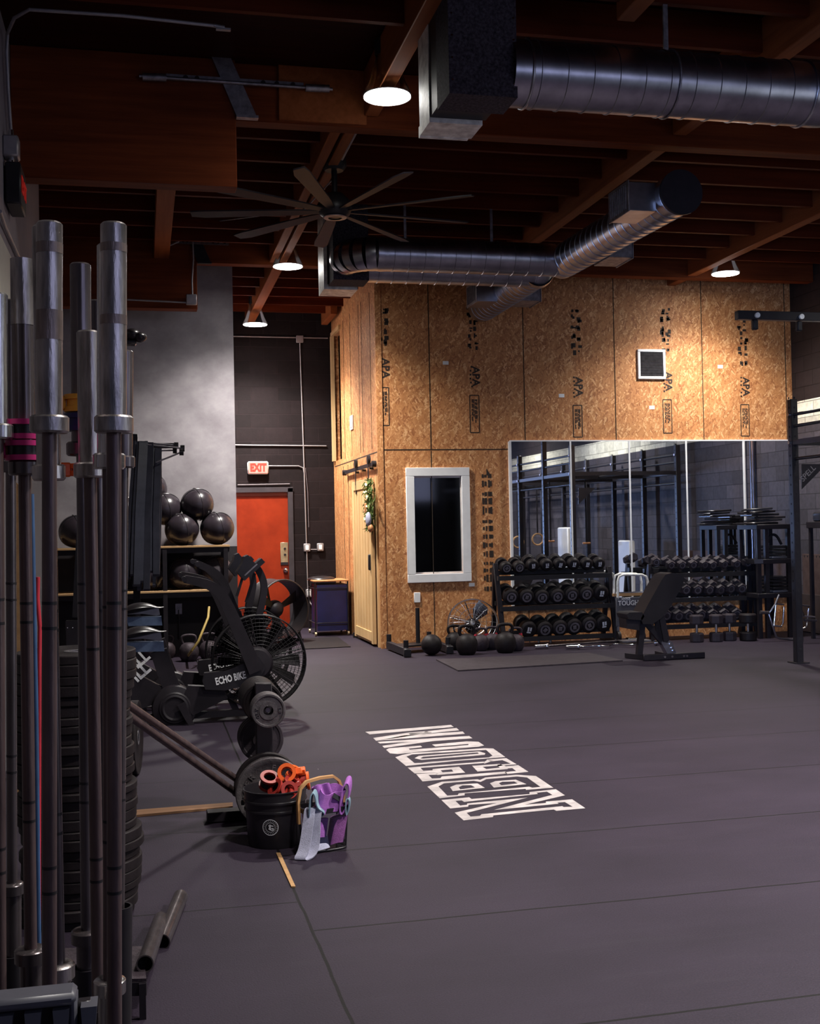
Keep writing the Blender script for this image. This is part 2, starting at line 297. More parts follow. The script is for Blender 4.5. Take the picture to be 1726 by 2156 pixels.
# ------------------------------------------------------------------ mesh builder
def basis(axis):
    a = Vector(axis).normalized(); t = Vector((0, 0, 1)) if abs(a.z) < 0.9 else Vector((1, 0, 0))
    x = t.cross(a).normalized(); return x, a.cross(x), a
class MB:
    def __init__(s): s.v = []; s.f = []
    def add(s, vs_, fs):
        k = len(s.v); s.v += [Vector(p) for p in vs_]; s.f += [tuple(i + k for i in f) for f in fs]; return s
    def box(s, c, d, rz=0.0, bev=0.0, rx=0.0, ry=0.0, mtx=None):
        bm = bmesh.new(); bmesh.ops.create_cube(bm, size=1)
        for v in bm.verts: v.co = Vector((v.co.x * d[0], v.co.y * d[1], v.co.z * d[2]))
        if bev: bmesh.ops.bevel(bm, geom=list(bm.edges), offset=min(bev, min(d) * 0.45), segments=1, affect='EDGES', profile=0.5)
        m = mtx or (Matrix.Rotation(rz, 3, 'Z') @ Matrix.Rotation(ry, 3, 'Y') @ Matrix.Rotation(rx, 3, 'X'))
        bm.verts.index_update()
        s.add([m @ v.co + Vector(c) for v in bm.verts], [[v.index for v in f.verts] for f in bm.faces]); bm.free(); return s
    def bar(s, p0, p1, a, b, up=(0, 0, 1), bev=0.0):       # rectangular bar from p0 to p1, a = width across, b = depth along up
        p0, p1 = Vector(p0), Vector(p1); z = (p1 - p0); L = z.length; z.normalize()
        u = Vector(up); u = (u - z * u.dot(z))
        if u.length < 1e-4: u = Vector((1, 0, 0)) - z * z.x
        u.normalize(); x = u.cross(z)
        return s.box((p0 + p1) / 2, (a, b, L), bev=bev, mtx=Matrix((x, u, z)).transposed())
    def cyl(s, p0, p1, r0, r1=None, n=16, caps=True):
        n = max(n, 14)
        r1 = r0 if r1 is None else r1; p0, p1 = Vector(p0), Vector(p1); x, y, a = basis(p1 - p0)
        vs_ = []
        for p, r in ((p0, r0), (p1, r1)):
            vs_ += [p + (x * math.cos(2 * PI * k / n) + y * math.sin(2 * PI * k / n)) * r for k in range(n)]
        fs = [(k, (k + 1) % n, n + (k + 1) % n, n + k) for k in range(n)]
        if caps: fs += [tuple(range(n - 1, -1, -1)), tuple(range(n, 2 * n))]
        return s.add(vs_, fs)
    def lathe(s, prof, o=(0, 0, 0), axis=(0, 0, 1), n=24, a0=0.0, a1=2 * PI):
        x, y, a = basis(axis); o = Vector(o); full = abs(a1 - a0 - 2 * PI) < 1e-6; m = n if full else n + 1
        vs_ = []
        for r, h in prof:
            for k in range(m):
                t = a0 + (a1 - a0) * k / n
                vs_.append(o + a * h + (x * math.cos(t) + y * math.sin(t)) * max(r, 1e-5))
        fs = []
        for j in range(len(prof) - 1):
            for k in range(n):
                q = (k + 1) % m; fs.append((j * m + k, j * m + q, (j + 1) * m + q, (j + 1) * m + k))
        return s.add(vs_, fs)
    def tube(s, pts, r, n=8, closed=False):
        n = n if n < 6 else max(n, 10)
        pts = [Vector(p) for p in pts]; L = len(pts); rs = r if isinstance(r, (list, tuple)) else [r] * L
        t0 = (pts[1] - pts[0]).normalized(); x, y, _ = basis(t0); vs_ = []
        for k in range(L):
            a = pts[k - 1] if (k or closed) else pts[k]; b = pts[(k + 1) % L] if (k < L - 1 or closed) else pts[k]
            t = (b - a).normalized(); x = (x - t * x.dot(t)).normalized(); y = t.cross(x)
            vs_ += [pts[k] + (x * math.cos(2 * PI * j / n) + y * math.sin(2 * PI * j / n)) * rs[k] for j in range(n)]
        fs = []
        for k in range(L if closed else L - 1):
            q = (k + 1) % L
            fs += [(k * n + j, k * n + (j + 1) % n, q * n + (j + 1) % n, q * n + j) for j in range(n)]
        if not closed: fs += [tuple(range(n - 1, -1, -1)), tuple(range((L - 1) * n, L * n))]
        return s.add(vs_, fs)
    def strip(s, pts, wdir, w, t, closed=False):            # flat strap: width w along wdir, thickness t
        pts = [Vector(p) for p in pts]; L = len(pts); wd = Vector(wdir).normalized(); vs_ = []
        for k in range(L):
            a = pts[k - 1] if (k or closed) else pts[k]; b = pts[(k + 1) % L] if (k < L - 1 or closed) else pts[k]
            nrm = wd.cross((b - a).normalized())
            nrm = nrm.normalized() if nrm.length > 1e-5 else Vector((0, 0, 1))
            vs_ += [pts[k] + wd * (w / 2) + nrm * (t / 2), pts[k] - wd * (w / 2) + nrm * (t / 2), pts[k] - wd * (w / 2) - nrm * (t / 2), pts[k] + wd * (w / 2) - nrm * (t / 2)]
        fs = []
        for k in range(L if closed else L - 1):
            q = (k + 1) % L; fs += [(k * 4 + j, k * 4 + (j + 1) % 4, q * 4 + (j + 1) % 4, q * 4 + j) for j in range(4)]
        if not closed: fs += [(3, 2, 1, 0), ((L - 1) * 4, (L - 1) * 4 + 1, (L - 1) * 4 + 2, (L - 1) * 4 + 3)]
        return s.add(vs_, fs)
    def prism(s, poly, off):                                # poly: 3-D points of a planar outline, swept by vector off
        poly = [Vector(p) for p in poly]; n = len(poly); off = Vector(off)
        tr = tessellate_polygon([poly])
        fs = [tuple(t) for t in tr] + [tuple(i + n for i in reversed(t)) for t in tr]
        fs += [(k, (k + 1) % n, n + (k + 1) % n, n + k) for k in range(n)]
        return s.add(poly + [p + off for p in poly], fs)
    def flat(s, loops):                                     # outline and holes -> filled face set
        loops = [[Vector(p) for p in l] for l in loops]; tr = tessellate_polygon(loops)
        return s.add([p for l in loops for p in l], [tuple(t) for t in tr])
    def sphere(s, c, r, nu=20, nv=12):
        r = r if isinstance(r, (tuple, list)) else (r, r, r); c = Vector(c)
        vs_ = [c + Vector((0, 0, r[2]))]
        for i in range(1, nv):
            a = PI * i / nv
            vs_ += [c + Vector((r[0] * math.sin(a) * math.cos(2 * PI * k / nu), r[1] * math.sin(a) * math.sin(2 * PI * k / nu), r[2] * math.cos(a))) for k in range(nu)]
        vs_.append(c - Vector((0, 0, r[2])))
        fs = [(0, 1 + k, 1 + (k + 1) % nu) for k in range(nu)]
        for i in range(nv - 2):
            fs += [(1 + i * nu + k, 1 + (i + 1) * nu + k, 1 + (i + 1) * nu + (k + 1) % nu, 1 + i * nu + (k + 1) % nu) for k in range(nu)]
        e = len(vs_) - 1; b0 = 1 + (nv - 2) * nu
        fs += [(b0 + k, e, b0 + (k + 1) % nu) for k in range(nu)]
        return s.add(vs_, fs)
    def torus(s, c, Rr, r, axis=(0, 0, 1), n=24, m=8):
        x, y, a = basis(axis); c = Vector(c)
        return s.tube([c + (x * math.cos(2 * PI * k / n) + y * math.sin(2 * PI * k / n)) * Rr for k in range(n)], r, m, True)
    def text(s, string, size, o, right, up, depth=0.0, squash=1.0, bold=.012):
        cu = bpy.data.curves.new('t', 'FONT'); cu.body = string; cu.size = size; cu.align_x = 'CENTER'; cu.align_y = 'CENTER'; cu.resolution_u = 2
        cu.extrude = depth; cu.offset = size * bold
        ob = bpy.data.objects.new('t', cu); C.objects.link(ob); dg = bpy.context.evaluated_depsgraph_get()
        me = bpy.data.meshes.new_from_object(ob.evaluated_get(dg)); r_, u_ = Vector(right).normalized(), Vector(up).normalized(); n_ = r_.cross(u_)
        s.add([Vector(o) + r_ * (v.co.x * squash) + u_ * v.co.y + n_ * v.co.z for v in me.vertices], [list(p.vertices) for p in me.polygons])
        bpy.data.objects.remove(ob); bpy.data.curves.remove(cu); bpy.data.meshes.remove(me); return s
    def make(s, name, m, parent=None, loc=None, local=False, angle=42):
        me = bpy.data.meshes.new(name)
        if parent is not None:
            mi = Matrix.Identity(4) if local else parent.matrix_basis.inverted(); 
            if not local:
                p = parent
                while p.parent is not None: p = p.parent; mi = mi @ p.matrix_basis.inverted()
            vs_ = [mi @ v for v in s.v]; o0 = Vector()
        elif local: vs_ = s.v; o0 = Vector(loc or (0, 0, 0))
        else:
            xs = [v.x for v in s.v]; ys = [v.y for v in s.v]; zs = [v.z for v in s.v]
            o0 = Vector(loc) if loc is not None else Vector(((min(xs) + max(xs)) / 2, (min(ys) + max(ys)) / 2, min(zs)))
            vs_ = [v - o0 for v in s.v]
        me.from_pydata([tuple(v) for v in vs_], [], s.f)
        bm = bmesh.new(); bm.from_mesh(me); bmesh.ops.recalc_face_normals(bm, faces=bm.faces); bm.to_mesh(me); bm.free()
        me.polygons.foreach_set('use_smooth', [True] * len(me.polygons)); me.set_sharp_from_angle(angle=math.radians(angle))
        me.materials.append(m); me.update()
        o = bpy.data.objects.new(name, me); C.objects.link(o)
        if parent is not None: o.parent = parent
        o.location = o0
        return o

def tag(o, label, cat, group=None):
    o['label'] = label; o['category'] = cat
    if group: o['group'] = group
    return o
def thing(name, label, cat, loc=(0, 0, 0), rz=0.0, group=None):
    o = bpy.data.objects.new(name, None); C.objects.link(o); o.location = loc; o.rotation_euler = (0, 0, rz)
    o.matrix_basis = Matrix.Translation(Vector(loc)) @ Matrix.Rotation(rz, 4, 'Z')
    o.empty_display_size = 0.1
    return tag(o, label, cat, group)
def one(name, mb, m, label, cat, group=None, **k): return tag(mb.make(name, m, **k), label, cat, group)
def struct(name, mb, m, parent=None, **k):
    o = mb.make(name, m, parent, **k); o['kind'] = 'structure'; return o
def dup(root, loc, rot=None, label=None):
    r = root.copy(); C.objects.link(r); r.location = loc
    if rot is not None: r.rotation_euler = rot
    if label: r['label'] = label
    for ch in root.children:
        c = ch.copy(); C.objects.link(c); c.parent = r
        for g in ch.children:
            d = g.copy(); C.objects.link(d); d.parent = c
    return r
ORD = ('first second third fourth fifth sixth seventh eighth ninth tenth eleventh twelfth thirteenth fourteenth fifteenth sixteenth seventeenth eighteenth '
       'nineteenth twentieth twenty-first twenty-second twenty-third twenty-fourth twenty-fifth twenty-sixth twenty-seventh twenty-eighth twenty-ninth thirtieth thirty-first').split()

# ================================================================== THE SETTING
XL, XR, Y0, YB, YD, ZC = -0.86, 8.56, -3.0, 14.10, 17.60, 4.95
XC, YC = 1.14, 14.55                                         # edge and face of the grey plastered block
XO = 2.87                                                    # boarded room corner
struct('floor', MB().box(((XL + XR) / 2 - .5, (Y0 + YD) / 2, -0.05), (XR - XL + 1.6, YD - Y0 + .4, 0.1)), floor_m, loc=(0, 0, 0))
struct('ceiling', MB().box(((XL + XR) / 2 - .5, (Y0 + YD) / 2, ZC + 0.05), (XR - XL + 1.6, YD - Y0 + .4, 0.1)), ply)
wl = MB()
for (ya, yb, za, zb) in ((-1.05, 10.9, 0, ZC), (Y0 - .2, -2.35, 0, ZC), (-2.35, -1.05, 0, .55), (-2.35, -1.05, 2.15, ZC)): wl.box((XL - .1, (ya + yb) / 2, (za + zb) / 2), (.2, yb - ya, zb - za))
wl.box((-1.75, (10.9 + YD) / 2, ZC / 2), (.2, YD - 10.9 + .4, ZC)).box((-1.4, 10.8, ZC / 2), (.9, .2, ZC))
XB = -1.62                                               # the side wall steps back beyond the first bay
def left_wall_mat():
    m, nt, b = _new('side_wall_paint'); tc = N(nt, 'ShaderNodeTexCoord'); sp = N(nt, 'ShaderNodeSeparateXYZ'); nt.links.new(tc.outputs['Object'], sp.inputs[0])
    g = noise(nt, tc.outputs['Object'], 3, 6)
    c = mixc(nt, math_(nt, 'GREATER_THAN', sp.outputs[2], 2.78), (0.10, 0.09, 0.10), (0.60, 0.58, 0.50))
    c = mixc(nt, math_(nt, 'GREATER_THAN', sp.outputs[2], 3.42), c, (0.26, 0.23, 0.25))
    c = mixc(nt, 0.3, c, ramp(nt, g, [(0.3, (0.6, 0.6, 0.6)), (0.7, (1.2, 1.2, 1.2))]), 'MULTIPLY')
    nt.links.new(c, b.inputs['Base Color']); b.inputs['Roughness'].default_value = 0.75; return m
struct('wall_left', wl, left_wall_mat(), loc=(0, 0, 0))
# side wall with an open doorway beside the camera
wr = MB(); a0, a1, z0, z1 = -2.2, 1.4, 0.0, 3.0
for (ya, yb, za, zb) in ((Y0 - .2, a0, 0, ZC), (a1, YD + .2, 0, ZC), (a0, a1, z1, ZC)):
    wr.box((XR + .1, (ya + yb) / 2, (za + zb) / 2), (.2, yb - ya, zb - za))
struct('wall_right', wr, block_side, loc=(0, 0, 0))
# rear wall with a row of high windows
wb = MB()
for (xa, xb, za, zb) in ((XL - .2, 1.2, 0, ZC), (8.0, XR + .2, 0, ZC), (1.2, 8.0, 3.8, ZC), (1.2, 8.0, 0, 2.2)):
    wb.box(((xa + xb) / 2, Y0 - .1, (za + zb) / 2), (xb - xa, .2, zb - za))
struct('wall_rear', wb, block_mat('rear_block', 'x', [(0, (0.10, 0.09, 0.10))]), loc=(0, 0, 0))
# far wall: black block with the red door opening
DX0, DX1, DZ = 1.24, 2.16, 2.08
wd = MB()
for (xa, xb, za, zb) in ((XL, DX0, 0, ZC), (DX1, XR, 0, ZC), (DX0, DX1, DZ, ZC)):
    wd.box(((xa + xb) / 2, YD + .1, (za + zb) / 2), (xb - xa, .2, zb - za))
struct('wall_back', wd, block_back, loc=(0, 0, 0))
struct('wall_plaster', MB().box(((XB + XC) / 2, (YC + YD) / 2, ZC / 2), (XC - XB, YD - YC, ZC)), plaster, loc=(0, 0, 0))
# boarded room: front wall with window, side wall with the dark loft opening
WX0, WX1, WZ0, WZ1 = 3.26, 3.93, 0.90, 2.13                  # glass opening
wf = MB()
for (xa, xb, za, zb) in ((XO, WX0, 0, ZC), (WX1, XR, 0, ZC), (WX0, WX1, 0, WZ0), (WX0, WX1, WZ1, ZC)):
    wf.box(((xa + xb) / 2, YB + .04, (za + zb) / 2), (xb - xa, .08, zb - za))
front = struct('wall_front', wf, osb, loc=(0, 0, 0))
LY0, LY1, LZ0, LZ1 = 16.85, 17.45, 2.52, 4.42
wsd = MB()
for (ya, yb, za, zb) in ((YB + .08, LY0, 0, ZC), (LY1, YD, 0, ZC), (LY0, LY1, 0, LZ0), (LY0, LY1, LZ1, ZC)):
    wsd.box((XO + .04, (ya + yb) / 2, (za + zb) / 2), (.08, yb - ya, zb - za))
side = struct('wall_side', wsd, osb_y, loc=(0, 0, 0))
struct('trim_corner', MB().box((XO + .012, YB - .006, 2.4), (.075, .012, 4.8)), osb, loc=(0, 0, 0))
struct('trim_loft_post', MB().box((XO - .015, LY1 + .02, (LZ0 + LZ1) / 2), (.05, .09, LZ1 - LZ0)).box((XO - .01, (LY0 + LY1) / 2, LZ1 + .03), (.04, .75, .06)), pine_z)
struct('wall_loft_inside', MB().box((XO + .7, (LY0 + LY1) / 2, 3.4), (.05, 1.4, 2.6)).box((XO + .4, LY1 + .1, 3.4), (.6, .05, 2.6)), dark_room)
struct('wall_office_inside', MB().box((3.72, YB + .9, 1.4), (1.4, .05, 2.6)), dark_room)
# panel joints, nail strips and printed stamps on the boards
g = MB()
for x in (3.53, 4.77, 6.01, 7.25, 8.47): g.box((x, YB - .001, 2.46 + 1.24), (.010, .004, 2.48))
for x in (3.53, 4.77): g.box((x, YB - .001, 1.22), (.009, .004, 2.44))
g.box((3.72, YB - .001, 2.457), (1.68, .004, .011))
for y in (14.55, 15.15, 15.35, 16.0, 16.55): g.box((XO - .001, y, 3.5), (.004, .013, 2.0))
for y in (15.9, 16.35, 16.75): g.box((XO - .001, y, 1.2), (.004, .016, 2.4))
g.box((XO - .001, 15.8, 2.44), (.004, 3.4, .012))
struct('panel_seam', g, crack, front)
rs = random.Random(3)
def stamp(mb, x, ztop, zbox, zend, plane='f'):
    """printed manufacturer marking running down a board: heavy characters, APA mark, boxed small print"""
    def rect(u, z, du, dz): mb.box((x + u, YB - .0015, z), (du, .002, dz))
    z = ztop
    while z > zbox + .62:
        hgt = rs.uniform(.05, .13)
        for u in (-.03, .03):
            for q in range(rs.randint(2, 4)): rect(u * 1.3 + rs.uniform(-.02, .02), z - hgt * rs.random(), rs.uniform(.018, .055), rs.uniform(.016, hgt * .6))
        z -= hgt + rs.uniform(.02, .05)
    mb.text('APA', .135, (x + .025, YB - .0015, zbox + .24), (0, 0, -1), (1, 0, 0), 0, 1, .03)
    for q in range(6): rect(-.035 + rs.uniform(-.01, .01), zbox + .36 - q * .05, .022, .022)
    b, h, t = .060, zbox - zend, .011
    for u in (-b, b): rect(u, (zbox + zend) / 2, t, h)
    for zz in (zbox, zend): rect(0, zz, 2 * b, t)
    for u, k in ((-.028, .55), (-.008, .3), (.014, .62), (.032, .45)):
        zz = zbox - .05
        while zz > zend + .04 + h * (1 - k) * .5:
            l = rs.uniform(.02, .06); rect(u, zz - l / 2, .013, l); zz -= l + .012
st = MB()
for px, zt, zb, ze in ((809, 4.2, 3.23, 2.76), (999, 4.3, 3.14, 2.67), (1216, 4.3, 3.02, 2.61), (1405, 4.3, 3.10, 2.66), (1568, 4.2, 3.04, 2.62)):
    stamp(st, on_y(px, 880, YB).x, zt, zb, ze)
for x, z0_, z1_ in ((on_y(1026, 1100, YB).x, 1.28, 2.22),):
    z = z1_
    st.prism([(x - .0, YB - .002, z), (x + .055, YB - .002, z - .09), (x - .0, YB - .002, z - .09)], (0, .002, 0))
    while z > .75:
        h_ = rs.uniform(.05, .11)
        for u in (-.05, -.015, .03, .055): st.box((x + u, YB - .0015, z - .1), (rs.uniform(.016, .034), .002, h_ * rs.uniform(.5, 1)))
        z -= h_ + .035
x = on_y(808, 1200, YB).x
for k in range(14): st.box((x + rs.uniform(-.012, .012), YB - .0015, 2.1 - k * .085), (.028, .002, rs.uniform(.02, .07)))
for u in (-.02, .02): st.box((x + u, YB - .0015, .62), (.006, .002, .5))
struct('stamp_lettering', st, ink, front)
tk = MB()
for px, py in ((938, 764), (1182, 833), (1372, 858), (1516, 772), (993, 1231)):
    p = on_y(px, py, YB); tk.box((p.x, YB - .001, p.z), (.075, .003, .045))
struct('paper_tag_marking', tk, white, front)

# timber roof
deck_j = 0
y = 2.0
while y < YD:
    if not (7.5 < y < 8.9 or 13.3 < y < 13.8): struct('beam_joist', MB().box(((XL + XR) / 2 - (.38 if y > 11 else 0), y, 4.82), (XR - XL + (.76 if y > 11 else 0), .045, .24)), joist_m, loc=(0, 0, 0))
    y += .58
def beam(name, c, d, m): return struct(name, MB().box(c, d, bev=.006), m, loc=(0, 0, 0))
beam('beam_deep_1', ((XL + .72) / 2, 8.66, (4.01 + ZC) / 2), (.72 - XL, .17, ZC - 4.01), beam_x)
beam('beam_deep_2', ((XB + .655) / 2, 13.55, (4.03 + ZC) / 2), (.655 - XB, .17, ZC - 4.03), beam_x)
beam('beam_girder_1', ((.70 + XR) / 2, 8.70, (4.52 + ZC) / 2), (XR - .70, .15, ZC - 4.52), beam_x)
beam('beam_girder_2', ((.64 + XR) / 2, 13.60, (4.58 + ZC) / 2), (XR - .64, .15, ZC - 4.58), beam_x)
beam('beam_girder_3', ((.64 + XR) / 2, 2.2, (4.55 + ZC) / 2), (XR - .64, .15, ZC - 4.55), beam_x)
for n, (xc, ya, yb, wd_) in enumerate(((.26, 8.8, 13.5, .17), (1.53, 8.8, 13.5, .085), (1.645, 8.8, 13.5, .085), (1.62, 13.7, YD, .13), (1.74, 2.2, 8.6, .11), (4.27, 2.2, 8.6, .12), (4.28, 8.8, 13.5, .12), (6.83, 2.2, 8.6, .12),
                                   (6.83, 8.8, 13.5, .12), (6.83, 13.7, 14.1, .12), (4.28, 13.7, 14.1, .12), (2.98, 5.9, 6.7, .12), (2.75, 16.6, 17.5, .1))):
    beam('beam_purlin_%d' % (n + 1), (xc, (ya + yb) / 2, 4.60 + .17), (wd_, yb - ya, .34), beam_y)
pa_, pb2 = on_y(585, 125, 8.60), on_y(772, 250, 8.60)
beam('beam_lit_patch', ((pa_.x + pb2.x) / 2, 8.615, (4.535 + ZC) / 2), (pb2.x - pa_.x, .03, ZC - 4.535), beam_y)  # paler board added for the lamplight on this stretch of girder
# steel straps at the beam hinges
for n, (yy, s_) in enumerate(((8.565, 1.0), (13.455, 1.0))):
    zt, zb = (4.95, 4.52) if n == 0 else (4.92, 4.56)
    m_ = MB(); xb_, xt_ = (.80, .62) if n == 0 else (.74, .60)
    m_.prism([(xt_ - .07, yy, zt), (xt_ + .07, yy, zt), (xb_ + .075, yy, zb), (xb_ - .075, yy, zb)], (0, -.012, 0))
    m_.box((xb_, yy - .01, zb), (.16, .06, .02))
    o = one('beam_strap', m_, soft_black if n else galv_dull, ('flat grey steel strap slanting over the deep beam end beside the bell lamp', 'dark flat steel strap on the deep beam end above the grey plastered wall')[n], 'beam strap', 'steel straps at beam ends')
    p = MB(); bl = MB()
    p.box((.72, yy - .012, 4.78 if n == 0 else 4.80), (1.0 if n == 0 else .6, .012, .045 if n == 0 else .06))
    for u in (-.36, -.28, .2, .3, .42): bl.cyl((.72 + u * (1 if n == 0 else .6), yy - .016, 4.78 + n * .02), (.72 + u * (1 if n == 0 else .6), yy - .034, 4.78 + n * .02), .016, n=8)
    p.make('tie_bar', galv_dull, o); bl.make('bolt_rivet', soft_black, o)
r = thing('tie_rod', 'long steel tie rod with clevis ends bolted across the big timber beam', 'tie rod', (.55, 8.54, 4.75))
MB().tube([on_y(293, 160, 8.53), on_y(700, 188, 8.53)], .012).make('rod', galv_dull, r)
for px, py in ((325, 163), (668, 186)):
    MB().cyl(on_y(px - 25, py - 1, 8.53), on_y(px + 25, py + 1, 8.53), .028, n=10).make('clevis', galv_dull, r)

# windows, doors, trims
wt = MB(); fx0, fx1, fz0, fz1 = 3.195, 4.015, .80, 2.23
def frame4(mb, x0, x1, z0, z1, t, y0, d):
    for (a, b, c, e) in ((x0, x1, z1 - t, z1), (x0, x1, z0, z0 + t), (x0, x0 + t, z0 + t, z1 - t), (x1 - t, x1, z0 + t, z1 - t)):
        mb.box(((a + b) / 2, y0 - d / 2, (c + e) / 2), (b - a, d, e - c), bev=.004)
frame4(wt, fx0, fx1, fz0, fz1, .105, YB, .03)
win = struct('window_1', wt, white, loc=(0, 0, 0))
struct('pane', MB().box(((WX0 + WX1) / 2, YB + .03, (WZ0 + WZ1) / 2), (WX1 - WX0, .006, WZ1 - WZ0)), pane_m, win)
rb = MB(); frame4(rb, WX0 - .002, WX1 + .002, WZ0 - .002, WZ1 + .002, .03, YB + .075, .05)
struct('inner_frame', rb, white, win)
d1 = MB().box(((DX0 + DX1) / 2, YD + .03, DZ / 2 - .02), (DX1 - DX0, .045, DZ - .05), bev=.004)
door = struct('door_1', d1, red_door, loc=(0, 0, 0))
p = MB().box((2.085, YD - .0, 1.14), (.115, .015, .33), bev=.004); struct('lock_plate', p, brass, door)
p = MB().cyl((2.095, YD - .004, 1.21), (2.095, YD - .02, 1.21), .017, n=14).cyl((2.095, YD - .004, 1.12), (2.095, YD - .02, 1.12), .017, n=14).box((2.085, YD - .004, .985), (.115, .02, .04)); struct('keyhole', p, plastic, door)
p = MB().cyl((2.10, YD + .01, .885), (2.10, YD - .03, .885), .036, n=18).sphere((2.10, YD - .045, .885), (.03, .022, .03)); struct('knob', p, bright, door)
struct('door_head_band', MB().box(((DX0 + DX1) / 2, YD + .02, DZ - .03), (DX1 - DX0, .06, .08)), mat('door_head_red', (.14, .02, .008), .5), door)  # dark red head band above the door leaf
fr = MB()
for x in (DX0 - .03, DX1 + .03): fr.box((x, YD - .01, DZ / 2 + .02), (.075, .06, DZ + .05))
fr.box(((DX0 + DX1) / 2, YD - .01, DZ + .025), (DX1 - DX0 + .14, .06, .075))
struct('door_frame', fr, mat('black_door_frame', (.035, .030, .036), .5), door)

# sliding barn door on the boarded room's side wall
bx = XO - .045
d2 = MB().box((bx, 15.0, 1.075), (.035, 1.30, 2.09), bev=.003)
bd = struct('door_2', d2, pine_z, loc=(0, 0, 0))
q = MB()
for yy in (14.40, 15.60): q.box((bx - .022, yy, 1.075), (.016, .10, 2.09), bev=.003)
for zz in (2.06, .12): q.box((bx - .022, 15.0, zz), (.016, 1.10, .12), bev=.003)
for k in range(5): q.box((bx - .019, 14.62 + k * .19, 1.08), (.008, .014, 1.8))
struct('door_board_trim', q, pine_z, bd)
q = MB().box((XO - .05, 15.3, 2.29), (.012, 2.2, .05)).cyl((XO - .075, 16.38, 2.29), (XO - .02, 16.38, 2.29), .04).cyl((XO - .075, 14.22, 2.29), (XO - .02, 14.22, 2.29), .04)
for yy in (14.5, 15.0, 15.5): q.cyl((XO - .05, yy, 2.25), (XO - .0, yy, 2.25), .016)
struct('sliding_rail_trim', q, black, bd)
q = MB()
for yy in (14.46, 15.36):
    q.box((XO - .075, yy, 2.20), (.008, .045, .26)).cyl((XO - .085, yy, 2.36), (XO - .05, yy, 2.36), .055).box((XO - .072, yy, 2.02), (.008, .04, .14))
struct('hanger_strap_trim', q, black, bd)
struct('handle', MB().box((bx - .035, 14.42, 1.06), (.05, .035, .2), bev=.008), black, bd)
struct('door_jamb_trim', MB().box((XO - .01, 14.27, 1.07), (.03, .07, 2.14)), pine_z, bd)
struct('floor_guide_trim', MB().box((XO - .05, 15.72, .035), (.07, .05, .07)), black, bd)

# white letters stencilled on the floor
Z_ = .0015
def LA(pts): return [on_z(760 + x * .150637, 1510 + y * .150637, Z_) for x, y in pts]
def LB(pts): return [on_z(880 + x * .208575, 1590 + y * .208575, Z_) for x, y in pts]
def LC(pts): return [on_z(740 + x * .301275, 1500 + y * .301275, Z_) for x, y in pts]
t = MB()
for q in ([(60, 205), (1255, 107), (1295, 137), (120, 240)], [(640, 225), (1335, 150), (1370, 183), (700, 250)], [(170, 290), (640, 218), (900, 195), (1000, 215), (210, 330)], [(210, 330), (600, 255), (1420, 200), (1450, 232), (900, 275)],
          [(230, 345), (680, 315), (900, 300), (1510, 262), (1558, 295), (1000, 335), (680, 380), (325, 430), (295, 400), (680, 345), (265, 368)],
          [(350, 455), (390, 435), (830, 397), (855, 418), (665, 440), (680, 455), (1000, 430), (1500, 390), (1500, 375), (1040, 412), (990, 383), (1480, 337), (1640, 343), (1720, 395), (1640, 413), (1000, 465), (510, 515), (405, 505)]):
    t.flat([LA(q)])
t.flat([LC([(305, 313), (355, 297), (420, 283), (930, 250), (990, 252), (1075, 312), (720, 340), (380, 374)]), LC([(383, 308), (425, 293), (940, 262), (985, 302), (960, 314), (550, 345), (490, 352), (440, 354)])])
t.flat([LC([(440, 320), (470, 303), (890, 272), (935, 285), (930, 296), (860, 303), (490, 332)]), LC([(480, 320), (500, 310), (880, 280), (890, 288), (500, 323)])])
t.flat([LA([(650, 705), (820, 690), (940, 680), (1726, 620), (1726, 640), (960, 700), (830, 708), (870, 750), (1000, 742), (1000, 725), (1370, 692), (1455, 775), (1065, 808), (1040, 775), (750, 787)]), LA([(1110, 742), (1265, 730), (1290, 760), (1140, 770)])])
t.flat([LB([(-20, 190), (190, 178), (212, 197), (105, 200), (140, 235), (225, 232), (240, 215), (880, 165), (900, 185), (335, 238), (45, 265)])])
t.flat([LB([(545, 107), (820, 88), (900, 118), (905, 140), (600, 165)]), LB([(650, 118), (805, 106), (825, 125), (690, 140)])])
t.flat([LB([(690, 45), (890, 30), (995, 92), (810, 110), (795, 97), (935, 85), (850, 50), (730, 64)])])
t.flat([LB([(890, 112), (1010, 100), (1115, 168), (900, 190), (870, 172), (930, 165), (990, 160), (950, 130), (895, 135)])])
t.flat([[on_z(1019, 1604, Z_), on_z(1028, 1599, Z_), on_z(1040, 1601, Z_), on_z(1019, 1608, Z_)]])
t.flat([LB([(93, 317), (240, 268), (600, 243), (625, 250), (680, 225), (990, 197), (1190, 210), (1365, 328), (1090, 350), (1085, 340), (470, 385), (470, 405), (220, 435)]),
        LB([(205, 315), (260, 285), (560, 258), (630, 270), (690, 242), (1000, 215), (1100, 225), (1235, 320), (1155, 328), (1120, 318), (410, 385), (400, 403), (295, 408)])])
t.flat([LB([(322, 322), (385, 297), (540, 287), (600, 285), (675, 330), (350, 362)]), LB([(410, 322), (450, 305), (535, 303), (575, 325), (425, 345)])])
t.flat([LB([(725, 283), (780, 262), (985, 247), (1095, 292), (765, 327)]), LB([(815, 283), (850, 268), (970, 265), (1005, 285), (840, 303)])])
